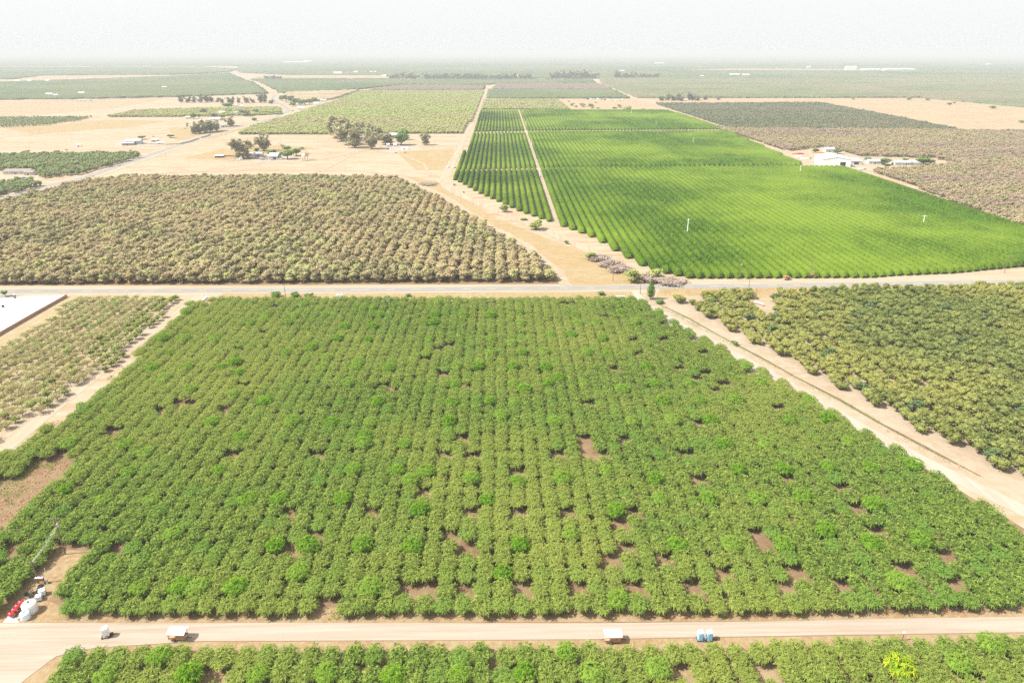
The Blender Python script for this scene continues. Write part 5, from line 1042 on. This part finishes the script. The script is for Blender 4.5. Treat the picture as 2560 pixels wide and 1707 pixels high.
# water tower
x, y = P(760, 402); t = thing('water_tower', 'small white water tank on a brown stand beside the thin pasture tree', 'water tower', (x, y, 0))
MB().lathe([(1.9,0),(1.9,2.6),(1.2,3.4),(.2,3.6)], (0,0,4.2), 18).build('tank', M['white'], t, None, True); MB().box((0,0,4.1), (3.4,3.4,.2)).build('platform', M['wood'], t)
for sx in (-1.4, 1.4):
    for sy in (-1.4, 1.4): MB().box((sx,sy,2), (.3,.3,4)).build('leg', M['wood'], t)
# cars
def car(px, py, mat, label, rz, group=None, s=1.0, pick=False):
    x, y = P(px, py); t = thing('parked_car', label, 'car', (x, y, 0), rz, group, s)
    sec = [(-2.2,.75),(-2.15,1.0),(-1.2,1.05),(-.75,1.45),(.45,1.48),(1.1,1.05),(2.1,.92),(2.25,.6),(2.2,.35),(-2.2,.35)]
    if pick: sec = [(-2.6,.95),(-2.6,1.0),(-.5,1.0),(-.45,1.65),(.7,1.68),(1.2,1.15),(2.3,1.05),(2.45,.7),(2.4,.4),(-2.6,.4)]
    n = len(sec); b = MB(); b.add([(a,-.85,z) for a, z in sec]+[(a,.85,z) for a, z in sec], [list(range(n)), list(range(n, 2*n))[::-1]]+[(i, n+i, n+(i+1) % n, (i+1) % n) for i in range(n)])
    b.build('body', M[mat], t)
    c0, c1 = (-.7,.5) if not pick else (-.4,.75); MB().box(((c0+c1)/2,0,1.25 if not pick else 1.4), (c1-c0+.1,1.74,.26)).build('window', M['glass'], t)
    for sx in (-1.4, 1.4):
        for sy in (-.8, .8): wheel(t, sx, sy, .34)
CG = 'cars parked in front of the white barn'
for a in ((2033,405,'white','white car parked left of the white barn',R(10),None,1.1),(2041,404,'carred','red car parked at the left wall of the white barn',R(80),None,1.1),(2054,412,'greymetal','grey car parked in front of the white barn, left end',R(0),None,1.1),(2064,415.5,'carblue','dark blue car, first of the row before the barn door',R(5),None,1.1),(2071,415.5,'greymetal','grey car between the dark blue and the dark red one',R(5),None,1.1),(2078,415.5,'carred','dark red car left of the barn door',R(5),None,1.1),
    (2103,415,'rust','rust brown car right of the barn door',R(0),None,1.1),(2108,415.5,'carred','dark red pickup right of the rust brown car',R(0),None,1.1,True),(2117,416,'carblue','blue car at the right end of the row before the barn',R(0),None,1.1),(2218,416,'dark','black car in front of the dark round tree',R(-8),None,1.3),
    (700,400,'white','white pickup in front of the striped roof barn',R(5),None,1.1,True),(682,401,'offwhite','dusty white car left in front of the striped roof barn',R(15),None,1.1),(654,397,'bluew','pale blue car beside the grey shed',R(20),None,1.1),(622,396,'blueroof','slate blue car at the foot of the big gum tree',R(40),None,1.3),
    (600,401,'white','white truck with a second box, lowest in the pasture farm',R(35),None,1.4,True),(970,374,'dark','dark car by the two white cube sheds',R(0),None,1.0),(977,374,'white','white car right of the dark one at the central farm',R(80),None,1.0),(732,278.5,'dark','dark car driving round the road bend',R(30),None,1.2),
    (1120,419,'white','white car parked beside the pale lane, left of two',R(60),None,1.1),(1136,420,'greymetal','grey car parked beside the pale lane, right of two',R(60),None,1.0),(60,446,'carblue','car parked before the low tan house',R(10),None,1.0),(373,361,'white','white car in the yard of the blue grey shed',R(0),None,1.0),(562,338,'white','white speck of a truck by the country road wall',R(30),None,1.0),(2151,425,'white','white car parked below the barn annex',R(0),None,1.1),(2160,424,'offwhite','second pale car below the barn annex',R(5),None,1.1)):
    car(*a)
for k, (px, py) in enumerate(((1478,249),(1486,250),(1494,249),(1502,250),(1512,251),(1520,251),(1530,252),(1540,252),(1548,252),(1470,249),(1556,251))):
    car(px, py, ['white','greymetal','bluew','offwhite','dark'][k % 5], 'old car in the junk row at the back of the fallow lot', rnd(1, 0, 3)[0], 'junk cars at the back of the fallow lot', 2.0)
for px, py, lb in ((989.5,383,'dark cattle trough on tan ground, left of two'),(1013,382,'dark cattle trough on tan ground, right of two'),(298,415,'rusty pipe stack at the bend of the pasture edge'),(232,442,'rust brown brush heap beside the country road'),(166,376,'dark feed trough in the left tan field'),(384,351-9,'dark heap in the left tan field'),(463,322,'dark fallen barn heap in the left tan field')):
    x, y = P(px, py); t = thing('trough', lb, 'trough', (x, y, 0)); L = 5*PX(x, y)
    MB().box((0,0,.45), (L,1.6,.9), 0, 1.1).build('body', M['dark' if 'dark' in lb else 'rust'], t); MB().box((0,0,.93), (L*1.12,1.85,.08)).build('rim', M['wood'], t)
for px, py, m_, lb, L in ((1988,386,'orange','orange farm implement in the yard left of the barn',9),(2001,386,'carred','red farm implement right of the orange one',9),(2050,384,'orange','orange bins stacked behind the white barn',14),(1995,393,'white','white plastic bins in the barn yard',8),(2012,398,'white','white covered pile in the barn yard',10)):
    x, y = P(px, py); t = thing('farm_bins', lb, 'farm bins', (x, y, 0))
    for k in range(3): MB().box((-L/3+k*L/3,0,.7+.2*(k % 2)), (L/3-.25,2.4,1.4+.4*(k % 2)), 0, .96).build('bin', M[m_], t)
# ---------------------------------------------------------------- haze
hm = bpy.data.materials.new('haze'); hm.use_nodes = True; n = hm.node_tree; n.nodes.clear()
o_ = n.nodes.new('ShaderNodeOutputMaterial'); pv = n.nodes.new('ShaderNodeVolumePrincipled')
pv.inputs['Color'].default_value = (HZ[0], HZ[1], HZ[2], 1); pv.inputs['Density'].default_value = HZD; pv.inputs['Anisotropy'].default_value = 0.0
n.links.new(pv.outputs[0], o_.inputs['Volume'])
mb = MB().box((0, 14600, 70), (61000, 32000, 142)); hz = mb.build('haze', hm); tag(hz, 'thin white summer haze over the whole plain', 'haze', None, 'stuff')
